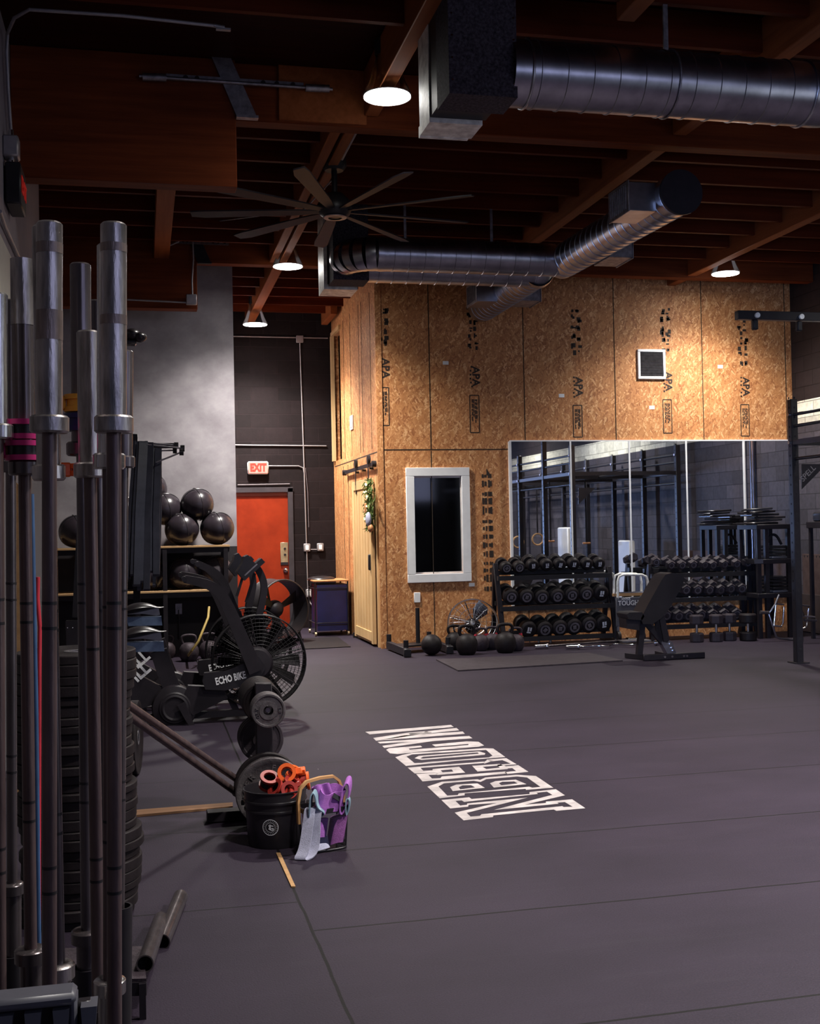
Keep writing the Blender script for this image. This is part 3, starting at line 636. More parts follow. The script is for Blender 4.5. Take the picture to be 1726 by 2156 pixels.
t.flat([LB([(235, 452), (515, 425), (540, 442), (1125, 392), (1125, 372), (1390, 343), (1482, 405), (1075, 500), (1290, 482), (1290, 468), (1555, 445), (1688, 535), (1395, 562), (1370, 548), (760, 608), (755, 625), (460, 658), (370, 580), (800, 482), (510, 502), (505, 520), (325, 538)]),
        LB([(378, 463), (440, 456), (465, 472), (1210, 392), (1195, 380), (1300, 368), (1355, 400), (765, 553), (1420, 490), (1405, 480), (1480, 473), (1560, 520), (1470, 523), (1455, 514), (640, 596), (625, 612), (530, 620), (490, 582), (1105, 428), (495, 487), (495, 500), (425, 508)])])
struct('floor_lettering', t, offwhite, loc=(0, 0, 0), angle=10)

# ================================================================== OVERHEAD
def lamp(px, py, z, label, D=.33, power=LAMP_W):
    c = on_z(px, py, z)
    r = thing('high_bay_light', label, 'ceiling lamp', c, 0, 'round bell lamps under the roof')
    rr = D / 2
    MB().lathe([(0, .0), (rr, .0), (rr, .004)], c, n=32).make('lens', lens_m, r)
    MB().lathe([(0, .008), (rr + .004, .006), (rr + .004, .012), (0, .016)], c, n=32).make('lens_light_stop', soft_black, r)  # unseen plate added to stop the lens glowing upward
    MB().lathe([(rr + .006, .0), (rr + .01, .014), (rr * .82, .10), (rr * .52, .24), (.075, .30)], c, n=40).make('reflector', prism_m, r)
    h = MB().lathe([(.078, .29), (.085, .31), (.085, .40), (.05, .42), (.0, .42)], c, n=20)
    h.make('driver_housing', soft_black, r)
    MB().tube([c + Vector((0, 0, .42)), c + Vector((0, 0, ZC - c.z - .13))], .008).make('hanger_rod', soft_black, r)
    MB().tube([c + Vector((.05, 0, .40)), c + Vector((.16, .02, .30)), c + Vector((.2, .03, .36)), c + Vector((.17, .02, .44))], .006).make('power_cord', plastic, r)
    spot('lamp_glow', c - Vector((0, 0, .012)), power)
    return r
lamp(815, 205, 4.53, 'lit bell lamp hanging beside the black duct box, the biggest looking of the four')
lamp(606, 562, 4.50, 'lit bell lamp beyond the ceiling fan, beside the far duct box', power=LAMP_W * 1.5)
lamp(537, 684, 4.40, 'lit bell lamp above the exit sign and red door', power=LAMP_W * 1.8)
lamp(1527, 577, 4.55, 'lit bell lamp in front of the boarded wall, above the square vent', power=LAMP_W * .78)
lp = [(7.3, 3.8), (1.7, 3.0), (7.3, 8.0), (4.4, 4.6)]
for (x, y), k_ in zip(lp, (.55, .55, .55, 1.5)): spot('unseen_added_lamp', (x, y, 4.50), LAMP_W * k_)   # lamps added out of view to brighten the block wall and boards

# ceiling fan
fc = on_y(705, 447, 9.9)
fan = thing('ceiling_fan', 'large dark nine-blade fan hanging from the double roof purlin', 'ceiling fan', fc)
MB().lathe([(0, .52), (.10, .52), (.11, .40), (.08, .36), (0, .36)], fc, n=20).make('canopy_mount', black, fan)
MB().cyl(fc + Vector((0, 0, .12)), fc + Vector((0, 0, .40)), .025, n=12).make('down_rod', black, fan)
MB().lathe([(0, -.045), (.09, -.045), (.13, -.02), (.15, .03), (.13, .10), (.07, .16), (0, .17)], fc, n=28).make('motor_housing', black, fan)
MB().lathe([(.06, -.052), (.10, -.050), (.105, -.044), (.06, -.044)], fc, n=24).make('motor_ring_cap', galv_dull, fan)
for k in range(9):
    a = math.radians(8 + k * 40); u = Vector((math.cos(a), math.sin(a), 0)); wv = Vector((-math.sin(a), math.cos(a), .18)).normalized()
    b = MB()
    b.prism([fc + u * .13 - wv * .03, fc + u * .35 - wv * .05, fc + u * 1.12 - wv * .07, fc + u * 1.24 - wv * .045, fc + u * 1.24 + wv * .045, fc + u * 1.12 + wv * .055, fc + u * .35 + wv * .045, fc + u * .13 + wv * .03], (0, 0, .012))
    b.make('blade', soft_black, fan)

# duct runs
def spiral(mb, p0, p1, r, step=.14):
    p0, p1 = Vector(p0), Vector(p1); L = (p1 - p0).length; pr = [(r, 0)]; d = step
    while d < L - .02:
        pr += [(r, d - .006), (r + .006, d - .003), (r + .006, d + .003), (r, d + .006)]; d += step
    pr.append((r, L)); mb.lathe(pr, p0, p1 - p0, 40); return mb
ZD = 4.20
yA = on_z(1400, 178, ZD).y; rA = .197
e1 = on_z(946, 196, 4.0); e1b = on_z(917, 232, 4.0); e2 = on_z(904, 257, 3.99); e2b = on_z(880, 286, 3.99); xr = on_z(1086, 210, 4.0).x
duct = thing('air_duct', 'big round spiral duct with black lined box at the top of the picture', 'air duct', (3, yA, ZD))
b = MB().box(((e1.x + xr) / 2, (e1.y + e1b.y) / 2, (4.0 + ZC) / 2), (xr - e1.x, e1b.y - e1.y, ZC - 4.0)); b.make('plenum_box', lined, duct)
b = MB()
for k in range(7):
    b.cyl((e1.x + .03 + k * (xr - e1.x - .06) / 6, e1.y, 4.64), (e1.x + .03 + k * (xr - e1.x - .06) / 6, e1.y - .006, 4.64), .006, n=8)
for k in range(5):
    for xx in (e1.x + .02, xr - .02): b.cyl((xx, e1.y, 4.08 + k * .13), (xx, e1.y - .006, 4.08 + k * .13), .006, n=8)
b.make('screw_bolt', bright, duct)
b = MB().box(((e1.x + xr - .06) / 2, (e1b.y + e2.y) / 2, (4.02 + ZC) / 2), (xr - e1.x - .06, e2.y - e1b.y, ZC - 4.02)); b.make('box_gasket', soft_black, duct)
b = MB().box(((e2.x + xr - .08) / 2, (e2.y + e2b.y) / 2, (3.99 + ZC) / 2), (xr - .08 - e2.x, e2b.y - e2.y, ZC - 3.99)).box(((e2.x + xr - .1) / 2, e2b.y + .015, 4.02), (xr - e2.x - .1, .03, .07)); b.make('box_collar', pale_sheet, duct)
xe_ = on_y(1694, 200, yA).x
b = spiral(MB(), (xr - .02, yA, ZD), (xe_, yA, ZD), rA, .165); b.make('round_pipe', galv, duct)
for x in (xr + .09, xe_ - .03): MB().torus((x, yA, ZD), rA + .004, .008, (1, 0, 0), 40, 6).make('joint_ring', galv, duct)
b = MB()
for k in range(5):
    a = k * PI / 8; b.lathe([(rA, 0), (rA + .004, .06), (rA, .13)], Vector((xe_ + .28 * math.sin(a), yA - .28 * (1 - math.cos(a)), ZD)), (math.cos(a), -math.sin(a), 0), 32)
b.make('elbow', galv, duct)
b = MB().box((3.22, yA, 4.62), (.03, .015, .7)).torus((3.22, yA, ZD), rA + .006, .006, (1, 0, 0), 32, 6); b.make('hanger_strap', galv_dull, duct)

yF = on_z(900, 537, ZD).y; yR = yF + .58; rB = .165
f1 = on_z(702, 588, 4.0); f1b = on_z(693, 602, 4.0); f2 = on_z(684, 606, 3.98); f2b = on_z(668, 621, 3.98); fr_ = on_z(778, 589, 4.0).x
jx = on_z(1185, 550, ZD).x; pe = on_z(1437, 405, ZD)
duct2 = thing('air_duct', 'spiral duct forking in front of the boarded wall with silver grille boxes', 'air duct', (3, yF, ZD))
MB().box(((f1.x + fr_) / 2, (f1.y + f1b.y) / 2, (4.0 + ZC) / 2), (fr_ - f1.x, max(.2, f1b.y - f1.y), ZC - 4.0)).make('plenum_box', lined, duct2)
MB().box(((f2.x + fr_ - .05) / 2, (f2.y + f2b.y) / 2 + .06, (3.98 + ZC) / 2), (fr_ - .05 - f2.x, f2b.y - f2.y, ZC - 3.98)).make('box_collar', pale_sheet, duct2)
MB().box(((f1.x + fr_) / 2 - .03, f1b.y + .12, (4.03 + ZC) / 2), (fr_ - f1.x - .06, .14, ZC - 4.03)).make('box_gasket', soft_black, duct2)
ex = on_z(728, 545, ZD).x
b = MB()
for k in range(6):
    a = k * PI / 10; cc = Vector((ex + .0 + .26 * (1 - math.cos(a)), f1.y - .02 - .26 * math.sin(a), ZD)); b.lathe([(rB, 0), (rB + .004, .05), (rB, .10)], cc, (math.sin(a), -math.cos(a), 0), 32)
b.make('elbow', galv, duct2)
yF = f1.y - .28
x0 = ex + .27
spiral(MB(), (x0, yF, ZD), (jx, yF, ZD), rB, .155).make('front_pipe', galv, duct2)
spiral(MB(), (fr_ - .02, yR, ZD), (jx - .1, yR, ZD), rB, .155).make('rear_pipe', galv, duct2)
spiral(MB(), (jx, yF + .08, ZD), (jx + .10, pe.y, ZD), rB + .006, .125).make('branch_pipe', galv, duct2)
MB().lathe([(0, 0), (rB + .022, 0), (rB + .022, .03), (rB, .04)], (jx + .10, pe.y - .01, ZD), (0, 1, 0), 40).make('end_cap', soft_black, duct2)
spiral(MB(), (jx - .12, yR - .1, ZD), (jx - .12, 13.85, ZD), rB + .01, .125).make('branch_pipe', galv, duct2)
b = MB().sphere((jx, yF, ZD), (rB + .01,) * 3, 24, 14).sphere((jx - .1, yR, ZD), (rB + .014,) * 3, 24, 14); b.make('elbow', galv, duct2)
for (xx, yy, s) in ((jx + .06, pe.y + .33, -1), (jx + .06, yF - .55, 1), (jx - .12, 13.0, -1), (jx - .12, 12.9, 1)):
    g = MB().box((xx + s * (rB + .08), yy, ZD - .01), (.24, .40, .24), bev=.004); gb = g.make('grille_box', galv_dull if s > 0 else galv, duct2)
    q = MB().box((xx + s * (rB + .205), yy, ZD - .01), (.012, .42, .26), bev=.003)
    for k in range(9): q.box((xx + s * (rB + .213), yy - .16 + k * .04, ZD - .01), (.01, .008, .2))
    q.make('grille', galv_dull, gb)
for x in (2.6, 3.5): MB().box((x, yF, ZD + .38), (.025, .012, .55)).make('hanger_strap', galv_dull, duct2)

# conduits and boxes
emt = mat('conduit_grey', (.36, .34, .35), .5, .6, .15, 8)
emt_d = mat('painted_conduit', (.16, .14, .15), .6, .2, .15, 8)
def pipe(label, pts, r=.011, m=None, name='conduit', cat='conduit', group=None): return one(name, MB().tube(pts, r, 8), m or emt, label, cat, group)
X_ = XL + .03
pipe('grey conduit curving up the side wall and along the roof joists', [on_x(27, 330, X_), on_x(18, 200, X_), on_x(14, 110, X_), on_x(16, 70, X_ + .01), on_z(30, 38, 4.62), on_z(62, 20, 4.63), on_z(260, 33, 4.63), on_z(450, 54, 4.63)], .011)
one('sprinkler_head', MB().cyl(on_z(450, 54, 4.63), on_z(472, 58, 4.63), .012).box(on_z(470, 62, 4.6), (.09, .03, .012)), emt, 'small steel pipe fitting at the end of the roof conduit', 'pipe fitting')
pipe('pair of pale cables sagging down the white side wall', [on_x(0, 445, X_), on_x(12, 480, X_ - .01), on_x(30, 520, X_ - .01), on_x(42, 548, X_ - .01)], .012, emt, 'cable', 'cable')
yb = YD - .02
pipe('upright thin conduit running down the black wall to the socket boxes', [on_y(631, 718, yb), on_y(640, 980, yb), on_y(648, 1242, yb)], .010, emt)
pipe('long level conduit crossing the black wall above the exit sign', [on_y(490, 937, yb), on_y(687, 939, yb)], .010, emt)
pipe('conduit feeding the exit sign from the upright conduit', [on_y(563, 981, yb), on_y(628, 981, yb), on_y(638, 985, yb), on_y(641, 1000, yb)], .009, emt)
pipe('level conduit along the top of the black wall under the joists', [on_y(488, 708, yb), on_y(690, 712, yb)], .010, emt)
pipe('dark conduit just over the red door frame', [on_y(500, 1021, yb), on_y(610, 1019, yb)], .009, emt_d)
pipe('thin twisted cable beside the upright conduit on the black wall', [on_y(643, 985, yb), on_y(648, 1040, yb), on_y(650, 1110, yb)], .005, emt_d, 'cable', 'cable')
def elbox(label, px, py, Y, w_, h_, m, face=None):
    p = on_y(px, py, Y); r = thing('electrical_box', label, 'electrical box', p)
    MB().box((p.x, p.y, p.z), (w_, .05, h_), bev=.008).make('body_case', m, r)
    if face: MB().box((p.x, p.y - .027, p.z), (w_ * .5, .008, h_ * .62), bev=.003).make('switch_face', face, r)
    return r
elbox('pale switch box on the upright conduit beside the red door', 646, 1153, yb, .10, .12, emt, white)
elbox('second pale switch box, joined by a short pipe, beside the boarded corner', 674, 1152, yb, .10, .12, emt, white)
elbox('socket box low on the black wall above the blue bin', 650, 1249, yb, .09, .12, emt, white)
elbox('square junction box at the top of the upright conduit under the joists', 631, 714, yb, .11, .11, emt)
pipe('short pipe joining the two switch boxes', [on_y(654, 1157, yb), on_y(667, 1157, yb)], .008, emt)
pipe('loose grey flex hanging from the low socket box', [on_y(650, 1257, yb), on_y(652, 1268, yb - .03), on_y(658, 1276, yb - .06)], .009, emt, 'cable', 'cable')
elbox('grey junction box on the deep beam above the plastered wall', 403, 631, 13.42, .12, .12, emt)
elbox('small junction box under the end of the short purlin', 337, 526, 13.40, .12, .07, emt)
pipe('level conduit along the deep beam above the plastered wall', [on_y(268, 631, 13.42), on_y(330, 634, 13.42), on_y(394, 637, 13.42)], .010, emt)
pipe('bent flexible conduit dropping to the grey junction box', [on_y(404, 480, 13.4), on_y(407, 545, 13.4), on_y(404, 590, 13.4), on_y(405, 622, 13.42)], .010, emt)
pipe('curved cable rising from the small junction box to the roof', [on_y(343, 523, 13.38), on_y(375, 509, 13.3), on_y(392, 490, 13.3), on_y(397, 470, 13.3)], .010, emt, 'cable', 'cable')
pipe('thin grey cable stretched from the roof to the ceiling fan', [on_y(398, 473, 13.2), on_y(520, 458, 11.8), on_y(640, 442, 10.5), fc + Vector((0, 0, .3))], .006, emt, 'cable', 'cable')
pipe('conduit running beside the double purlin over the fan', [on_z(760, 258, 4.62), on_z(720, 335, 4.62)], .012, emt)
# EXIT signs
p = on_y(543, 985, YD - .05)
ex_ = thing('exit_sign', 'lit EXIT sign above the red door on the black wall', 'exit sign', p)
MB().box((p.x, p.y + .012, p.z), (.315, .07, .195), bev=.02).make('sign_case', white, ex_)
MB().box((p.x, p.y - .026, p.z), (.29, .008, .17), bev=.02).make('sign_face', exit_face, ex_)
MB().text('EXIT', .155, (p.x, p.y - .034, p.z), (1, 0, 0), (0, 0, 1), .002, .76, .045).make('lettering', exit_red, ex_)
p = on_x(33, 400, XL + .06)
ex2 = thing('exit_sign', 'dark EXIT sign seen edge-on high on the side wall', 'exit sign', p)
MB().box((p.x - .0, p.y, p.z), (.10, .36, .28), bev=.01).make('sign_case', black, ex2)
MB().text('EXIT', .16, (p.x + .054, p.y + .02, p.z), (0, 1, 0), (0, 0, 1), .002).make('lettering', exit_dim, ex2)
p = on_x(24, 312, XL + .05)
r = thing('electrical_box', 'grey junction box on the side wall over the dark exit sign', 'electrical box', p)
MB().box(p, (.10, .14, .14), bev=.01).make('body_case', emt, r)
MB().cyl(p + Vector((0, 0, .07)), p + Vector((0, 0, .12)), .02).cyl(p - Vector((0, 0, .07)), p - Vector((0, 0, .12)), .02).make('conduit_coupling', bright, r)

# ================================================================== ON THE BOARDED WALLS
vx0, vx1, vz0, vz1 = 6.325, 6.715, 3.365, 3.755
vent = thing('wall_vent', 'square white louvred vent high on the boarded wall', 'vent', ((vx0 + vx1) / 2, YB, vz0))
q = MB(); frame4(q, vx0, vx1, vz0, vz1, .035, YB, .03); q.make('vent_frame', white, vent)
MB().box(((vx0 + vx1) / 2, YB - .004, (vz0 + vz1) / 2), (.33, .008, .33)).make('vent_backing', dark_room, vent)
q = MB()
for k in range(22): q.box(((vx0 + vx1) / 2, YB - .016, vz0 + .045 + k * .0143), (.32, .016, .004), rx=.5)
q.make('slat', galv_dull, vent)
one('light_switch', MB().box(on_y(878, 1258, YB - .008), (.08, .015, .125), bev=.004), white, 'white switch plate low on the boarded wall under the framed window', 'switch plate')
p = on_x(740, 890, XO - .01)
one('light_switch', MB().box(p, (.015, .22, .20), bev=.004).box(p - Vector((.01, 0, -.01)), (.01, .11, .15), bev=.003), white, 'white plate high on the brightly lit side of the boarded room', 'wall plate')

# wreath on the sliding door
wp = Vector((XO - .10, 14.22, 1.80))
wr_ = thing('door_swag', 'green fir swag with tiny lights hung on the sliding pine door', 'wreath', wp)
q = MB(); rr = random.Random(5)
for k in range(420):
    tz = rr.random(); hw = .17 * math.sin(PI * min(1, .12 + tz * .95)) + .02
    c = wp + Vector((rr.uniform(-.05, .03), rr.uniform(-hw, hw), .30 - tz * .62)); d = Vector((rr.uniform(-.5, .2), rr.uniform(-1, 1), rr.uniform(-1.2, .35))).normalized()
    L = rr.uniform(.05, .11); sd = d.cross(Vector((rr.random(), rr.random(), rr.random()))).normalized() * rr.uniform(.005, .010)
    q.add([c - sd, c + sd, c + d * L * .6 + sd * .8, c + d * L, c + d * L * .6 - sd * .8], [(0, 1, 2, 3, 4)])
q.make('foliage', leaf_m, wr_)
for k in range(14):
    tz = rr.random(); MB().sphere(wp + Vector((-.06, rr.uniform(-.12, .12), .25 - tz * .45)), .011, 8, 6).make('fairy_bulb', fairy, wr_)
MB().box(wp + Vector((-.065, .0, -.06)), (.02, .08, .13), bev=.006).make('tag_plate', copper, wr_)
MB().sphere(wp + Vector((-.05, -.10, -.20)), (.035, .07, .09)).make('bow', lilac, wr_)
MB().sphere(wp + Vector((-.03, -.13, -.31)), (.035, .05, .05)).make('bell_ornament', copper, wr_)

# mirrors: five tall panels
mx = [4.556, on_y(1198, 930, YB).x, on_y(1321.5, 930, YB).x, on_y(1441, 930, YB).x, on_y(1563, 1000, YB).x - .0, 8.512]
mz0, mz1 = .47, 2.553
mn = ('first mirror panel from the window, beside the bare boards', 'second wall mirror panel from the framed window', 'third wall mirror panel from the framed window', 'fourth wall mirror panel from the framed window', 'last mirror panel, beside the charcoal block wall')
for k in range(5):
    xa, xb = mx[k], mx[k + 1]
    r = thing('wall_mirror', mn[k], 'mirror', ((xa + xb) / 2, YB - .02, mz0), 0, 'mirror panels on the boarded wall')
    MB().box(((xa + xb) / 2, YB - .02, (mz0 + mz1) / 2), (xb - xa - .016, .008, mz1 - mz0)).make('glass', mirror_m, r)
    q = MB().box((xa + .006, YB - .014, (mz0 + mz1) / 2), (.022, .028, mz1 - mz0)).box(((xa + xb) / 2, YB - .014, mz1 + .008), (xb - xa, .03, .016))
    if k == 0: q.box((xa - .01, YB - .02, (mz0 + mz1) / 2), (.02, .04, mz1 - mz0))
    q.make('edge_trim', white, r)

# ================================================================== BARBELL CORNER
def clip(name, label, c, axis, r, m, m2, hgt=.05, arm=(-1, 0, 0), group=None):
    c = Vector(c); ax = Vector(axis).normalized(); arm = Vector(arm); arm = (arm - ax * arm.dot(ax)).normalized()
    o = thing(name, label, 'barbell clip', c, 0, group)
    b = MB()
    for s in (-1, 1):
        b.lathe([(r, -.006), (r + .017, -.006), (r + .017, .006), (r, .006), (r, -.006)], c + ax * (s * (hgt / 2 - .006)), ax, 28)
    b.make('flange_rim', m, o)
    MB().lathe([(r, -hgt / 2 + .008), (r + .011, -hgt / 2 + .008), (r + .011, hgt / 2 - .008), (r, hgt / 2 - .008)], c, ax, 24).make('inner_ring', m2, o)
    MB().bar(c + arm * (r + .012), c + arm * (r + .045), hgt * (1.0 if m is pink else .55), .035, ax, .004).make('clamp_lever', m, o)
    return o
BAR = {}
rust = mat('rust_stain', (0.23, 0.18, 0.165), 0.42, 0.7, 0.5, 9, 0.2, (5, 5, 0.7))
def barbell(key, label, top, bot, wpx, cy, m_sl, m_sh, rc=.0375, sheath=None, rings=True):
    D = .05 * F / wpx; p1 = at_d(top[0], top[1], D); p0 = at_d(bot[0], bot[1], D); ax = (p1 - p0).normalized()
    zb = .035; p0 = p1 - ax * ((p1.z - zb) / ax.z); L = (p1 - p0).length
    pc = at_d(top[0] + (bot[0] - top[0]) * (cy - top[1]) / (bot[1] - top[1]), cy, D); Ls = (p1 - pc).length
    o = thing('barbell', label, 'barbell', p0, 0, 'barbells standing in the corner'); BAR[key] = (p0, p1, ax, D)
    def lat(pr, origin, m, nm, n=28): MB().lathe(pr, origin, ax, n).make(nm, m, o)
    rs_, rh = .025, .0142
    lat([(0, L), (rs_ - .004, L), (rs_, L - .004), (rs_, L - Ls + .03), ], p0, m_sl, 'sleeve')
    lat([(rs_, L - Ls + .032), (rc - .004, L - Ls + .034), (rc, L - Ls + .030), (rc, L - Ls + .004), (rc - .004, L - Ls), (rh, L - Ls)], p0, m_sl, 'collar')
    lat([(rh, Ls), (rh, L - Ls)], p0, m_sh, 'shaft', 20)
    lat([(rh, Ls + .001), (rc - .004, Ls), (rc, Ls - .004), (rc, Ls - .030), (rs_, Ls - .034)], p0, m_sl, 'collar')
    lat([(rs_, Ls - .03), (rs_, .004), (rs_ - .004, 0), (0, 0)], p0, m_sl, 'sleeve')
    if rings:
        for f in (.27, .31, .69, .73):
            h_ = Ls + (L - 2 * Ls) * f; lat([(rh + .0004, h_ - .003), (rh + .0004, h_ + .003)], p0, black, 'knurl_groove', 20)
    if key in ('b1', 'b2'):
        for f0, f1 in ((.42, .56), (.10, .15)) if key == 'b1' else ((.10, .14), (.44, .485)): lat([(rs_ + .0005, L - Ls * f0), (rs_ + .0005, L - Ls * f1)], p0, rust, 'rust_stain')
    if sheath:
        pe_ = at_d(top[0], sheath, D); ls = (p1 - pe_).length
        lat([(0, L + .001), (rs_ + .0008, L + .001), (rs_ + .001, L - ls), (rs_, L - ls)], p0, worn_steel, 'sleeve_cap')
    return o
barbell('b1', 'scuffed steel barbell with a wide bright collar, standing just behind the pink clips', (104, 468), (104, 2100), 54, 912, worn_steel, shaft_m)
barbell('b2', 'scuffed steel barbell standing beside the grey plastered wall, in front of the band rack', (239, 470), (241, 2100), 54, 912, worn_steel, shaft_m)
barbell('b1b', 'dull barbell half hidden directly behind the bright-collared barbell', (93, 476), (124, 2100), 50, 1012, worn_steel, dark_steel, .034)
barbell('b2b', 'pale-sleeved barbell half hidden behind the barbell beside the plastered wall', (229, 515), (231, 2100), 49, 988, chrome, shaft_m, .034)
barbell('b3', 'barbell with a two-tone sleeve wearing two pink clips', (46, 547), (66, 2100), 46, 1001, dark_steel, shaft_m, .036, 685)
barbell('b4', 'dark chrome barbell behind the yellow clip', (169, 555), (184, 2100), 43, 960, dark_steel, dark_steel)
barbell('b5', 'short worn barbell, its top lower than its neighbours, in front of the dark chrome one', (185, 697), (207, 2100), 47, 1006, worn_steel, shaft_m, .036)
barbell('b6', 'slim barbell peeping between the short worn one and the pale-sleeved one', (203, 633), (222, 2100), 41, 985, dark_steel, dark_steel, .033)
barbell('b7', 'barbell cut by the edge of the picture', (-8, 618), (0, 2100), 47, 925, chrome, shaft_m, .036)
barbell('b8', 'dark barbell between the picture edge and the pink-clipped barbell', (22, 632), (26, 2100), 38, 995, dark_steel, dark_steel, .032)
barbell('b9', 'thin dark barbell behind the barbell beside the plastered wall', (262, 738), (250, 2100), 37, 985, dark_steel, dark_steel, .032)
def on_bar(key, py):
    p0, p1, ax, D = BAR[key]; best = min((abs(((R.transposed() @ (p0 + ax * t * .002 - EYE)).y / (R.transposed() @ (p0 + ax * t * .002 - EYE)).z * F + CY) - py), t) for t in range(0, 1100))
    return p0 + ax * best[1] * .002, ax
c_, a_ = on_bar('b3', 905); clip('barbell_clip', 'upper pink clip on the two-tone barbell', c_, a_, .025, pink, plastic, .045, (-1, .2, 0), 'clips on the standing barbells')
c_, a_ = on_bar('b3', 948); clip('barbell_clip', 'lower pink clip on the two-tone barbell', c_, a_, .025, pink, plastic, .045, (-1, .2, 0), 'clips on the standing barbells')
c_, a_ = on_bar('b4', 850); clip('barbell_clip', 'yellow clip on the dark chrome barbell', c_, a_, .025, yellow, yellow, .042, (-1, -.1, 0), 'clips on the standing barbells')
c_, a_ = on_bar('b4', 890); clip('barbell_clip', 'navy blue clip under the yellow clip', c_, a_, .0255, navy, navy, .042, (.3, 1, 0), 'clips on the standing barbells')
c_, a_ = on_bar('b4', 990); clip('barbell_clip', 'orange clip peeping out behind the collar of the short worn barbell', c_, a_, .0145, orange, orange, .03, (-1, -.2, 0), 'clips on the standing barbells')
# socket base of the barbell holder
q0 = BAR['b1'][0]
hold = thing('barbell_holder', 'black floor holder with sockets that the barbells stand in', 'barbell holder', (0, 2.5, 0))
MB().box((-.30, 2.62, .012), (.95, 1.15, .024), bev=.004).make('base_plate', soft_black, hold)
for k_ in BAR:
    p0, p1, ax, D = BAR[k_]
    MB().lathe([(.030, .03), (.036, .03), (.036, .40 if k_ in ('b5', 'b6', 'b9', 'b4') else .30), (.030, .40 if k_ in ('b5', 'b6', 'b9', 'b4') else .30)], p0 - ax * .02, ax, 20).make('socket', plastic, hold)
# low steel stand with pipes
st_ = thing('low_stand', 'low worn steel stand with angle-iron legs beside the barbells', 'stand', on_z(250, 2050, 0))
c1, c2, c3, c4 = on_z(308, 2060, .12), on_z(300, 1992, .12), on_z(60, 1998, .12), on_z(60, 2070, .12)
MB().prism([c1, c2, c3, c4], (0, 0, -.012)).make('top_plate', iron, st_)
for c in (c1, c2, c3, c4): MB().box((c.x - .012 if c.x > -.1 else c.x + .012, c.y, .054), (.02, .02, .108)).make('leg', soft_black, st_)
MB().bar(c1 - Vector((0, 0, .03)), c4 - Vector((0, 0, .03)), .01, .04).make('apron_rail', soft_black, st_)
def steel_pipe(label, a, b, r=.022):
    a, b = Vector(a), Vector(b); o = thing('steel_pipe', label, 'pipe', a, 0, 'short pipes on the floor')
    ax = (b - a).normalized(); L = (b - a).length
    MB().lathe([(r - .004, 0), (r, 0), (r, L), (r - .004, L), (r - .004, 0)], a, ax, 24).make('tube_wall', dark_steel, o)
    MB().cyl(a + ax * .06, a + ax * .065, r - .004, n=20).make('bore_shade_disc', dark_room, o)  # dark disc stands in for the shade inside the open pipe
steel_pipe('short chromed pipe lying flat on the floor, its open end facing the low stand', on_z(341, 1984, .023), on_z(380, 1888, .028), .029)
steel_pipe('second short pipe leaning between the floor and the low stand', on_z(305, 2030, .14), on_z(338, 1935, .026), .027)
# plastic step platform standing on its edge in the corner of the picture
tl, tr_ = at_d(-160, 2091, 1.95), at_d(160, 2091, 1.95); zc = (tl.z + tr_.z) / 2; xa_, xb_ = tl.x, tr_.x; yc_ = tr_.y + .02
cr = thing('step_platform', 'slate grey plastic step platform standing on its edge before the barbells', 'step platform', ((xa_ + xb_) / 2, yc_, 0))
MB().box(((xa_ + xb_) / 2, yc_ + .02, zc / 2), (xb_ - xa_ - .015, .03, zc - .01), bev=.006).make('deck_panel', plastic, cr)
q = MB().box(((xa_ + xb_) / 2, yc_, zc - .010), (xb_ - xa_, .06, .020), bev=.007).box((xb_ - .006, yc_ + .01, zc / 2), (.014, .045, zc - .02), bev=.005); q.make('rim', grey_plastic, cr)
q = MB()
for k in range(6):
    for zz in (zc - .048, zc - .16, zc - .27, zc - .38): q.prism([(xa_ + .03 + k * .045, yc_ - .02, zz + .020), (xa_ + .057 + k * .045, yc_ - .02, zz + .020), (xa_ + .053 + k * .045, yc_ - .03, zz - .024), (xa_ + .034 + k * .045, yc_ - .03, zz - .024)], (0, .045, 0))
q.make('lug_rib', grey_plastic, cr)
q = MB().box((xb_ + .012, yc_ + .015, zc - .055), (.03, .03, .055), bev=.006); q.make('side_lug', plastic, cr)

# tall stack of bumper plates
def plate_geo(r, t, c=(0, 0, 0), axis=(0, 0, 1), hub=.06, hole=.026):
    a = MB().lathe([(hole + .02, -t / 2 + .004), (hub, -t / 2 + .004), (hub + .01, -t / 2 + .007), (r * .82, -t / 2 + .006), (r * .86, -t / 2), (r - .004, -t / 2), (r, -t / 2 + .004), (r, t / 2 - .004), (r - .004, t / 2), (r * .86, t / 2), (r * .82, t / 2 - .006), (hub + .01, t / 2 - .007), (hub, t / 2 - .004), (hole + .02, t / 2 - .004)], c, axis, 48)
    h_ = MB().lathe([(hole, -t / 2 + .002), (hole + .02, -t / 2 + .002), (hole + .02, t / 2 - .002), (hole, t / 2 - .002), (hole, -t / 2 + .002)], c, axis, 24)
    return a, h_
ctr = at_d(163, 1700, 4.55); pr = random.Random(11); zt = 0.0; n_pl = 30
kinds = []
for (rr_, tt) in ((.228, .0345), (.222, .030), (.228, .042)):
    o = thing('bumper_plate', 'x', 'weight plate', (0, 0, -50), 0, 'bumper plates stacked on the floor behind the barbells')
    a, h_ = plate_geo(rr_, tt); a.make('rubber_disc', rubber, o, local=True); h_.make('steel_hub', galv_dull, o, local=True); kinds.append((o, tt))
used = [False] * 3; seq = []
while zt < 1.02:
    k = pr.choice((0, 0, 1, 1, 2)); seq.append(k); zt += kinds[k][1] + .0006
zt = 0.0; n_pl = len(seq)
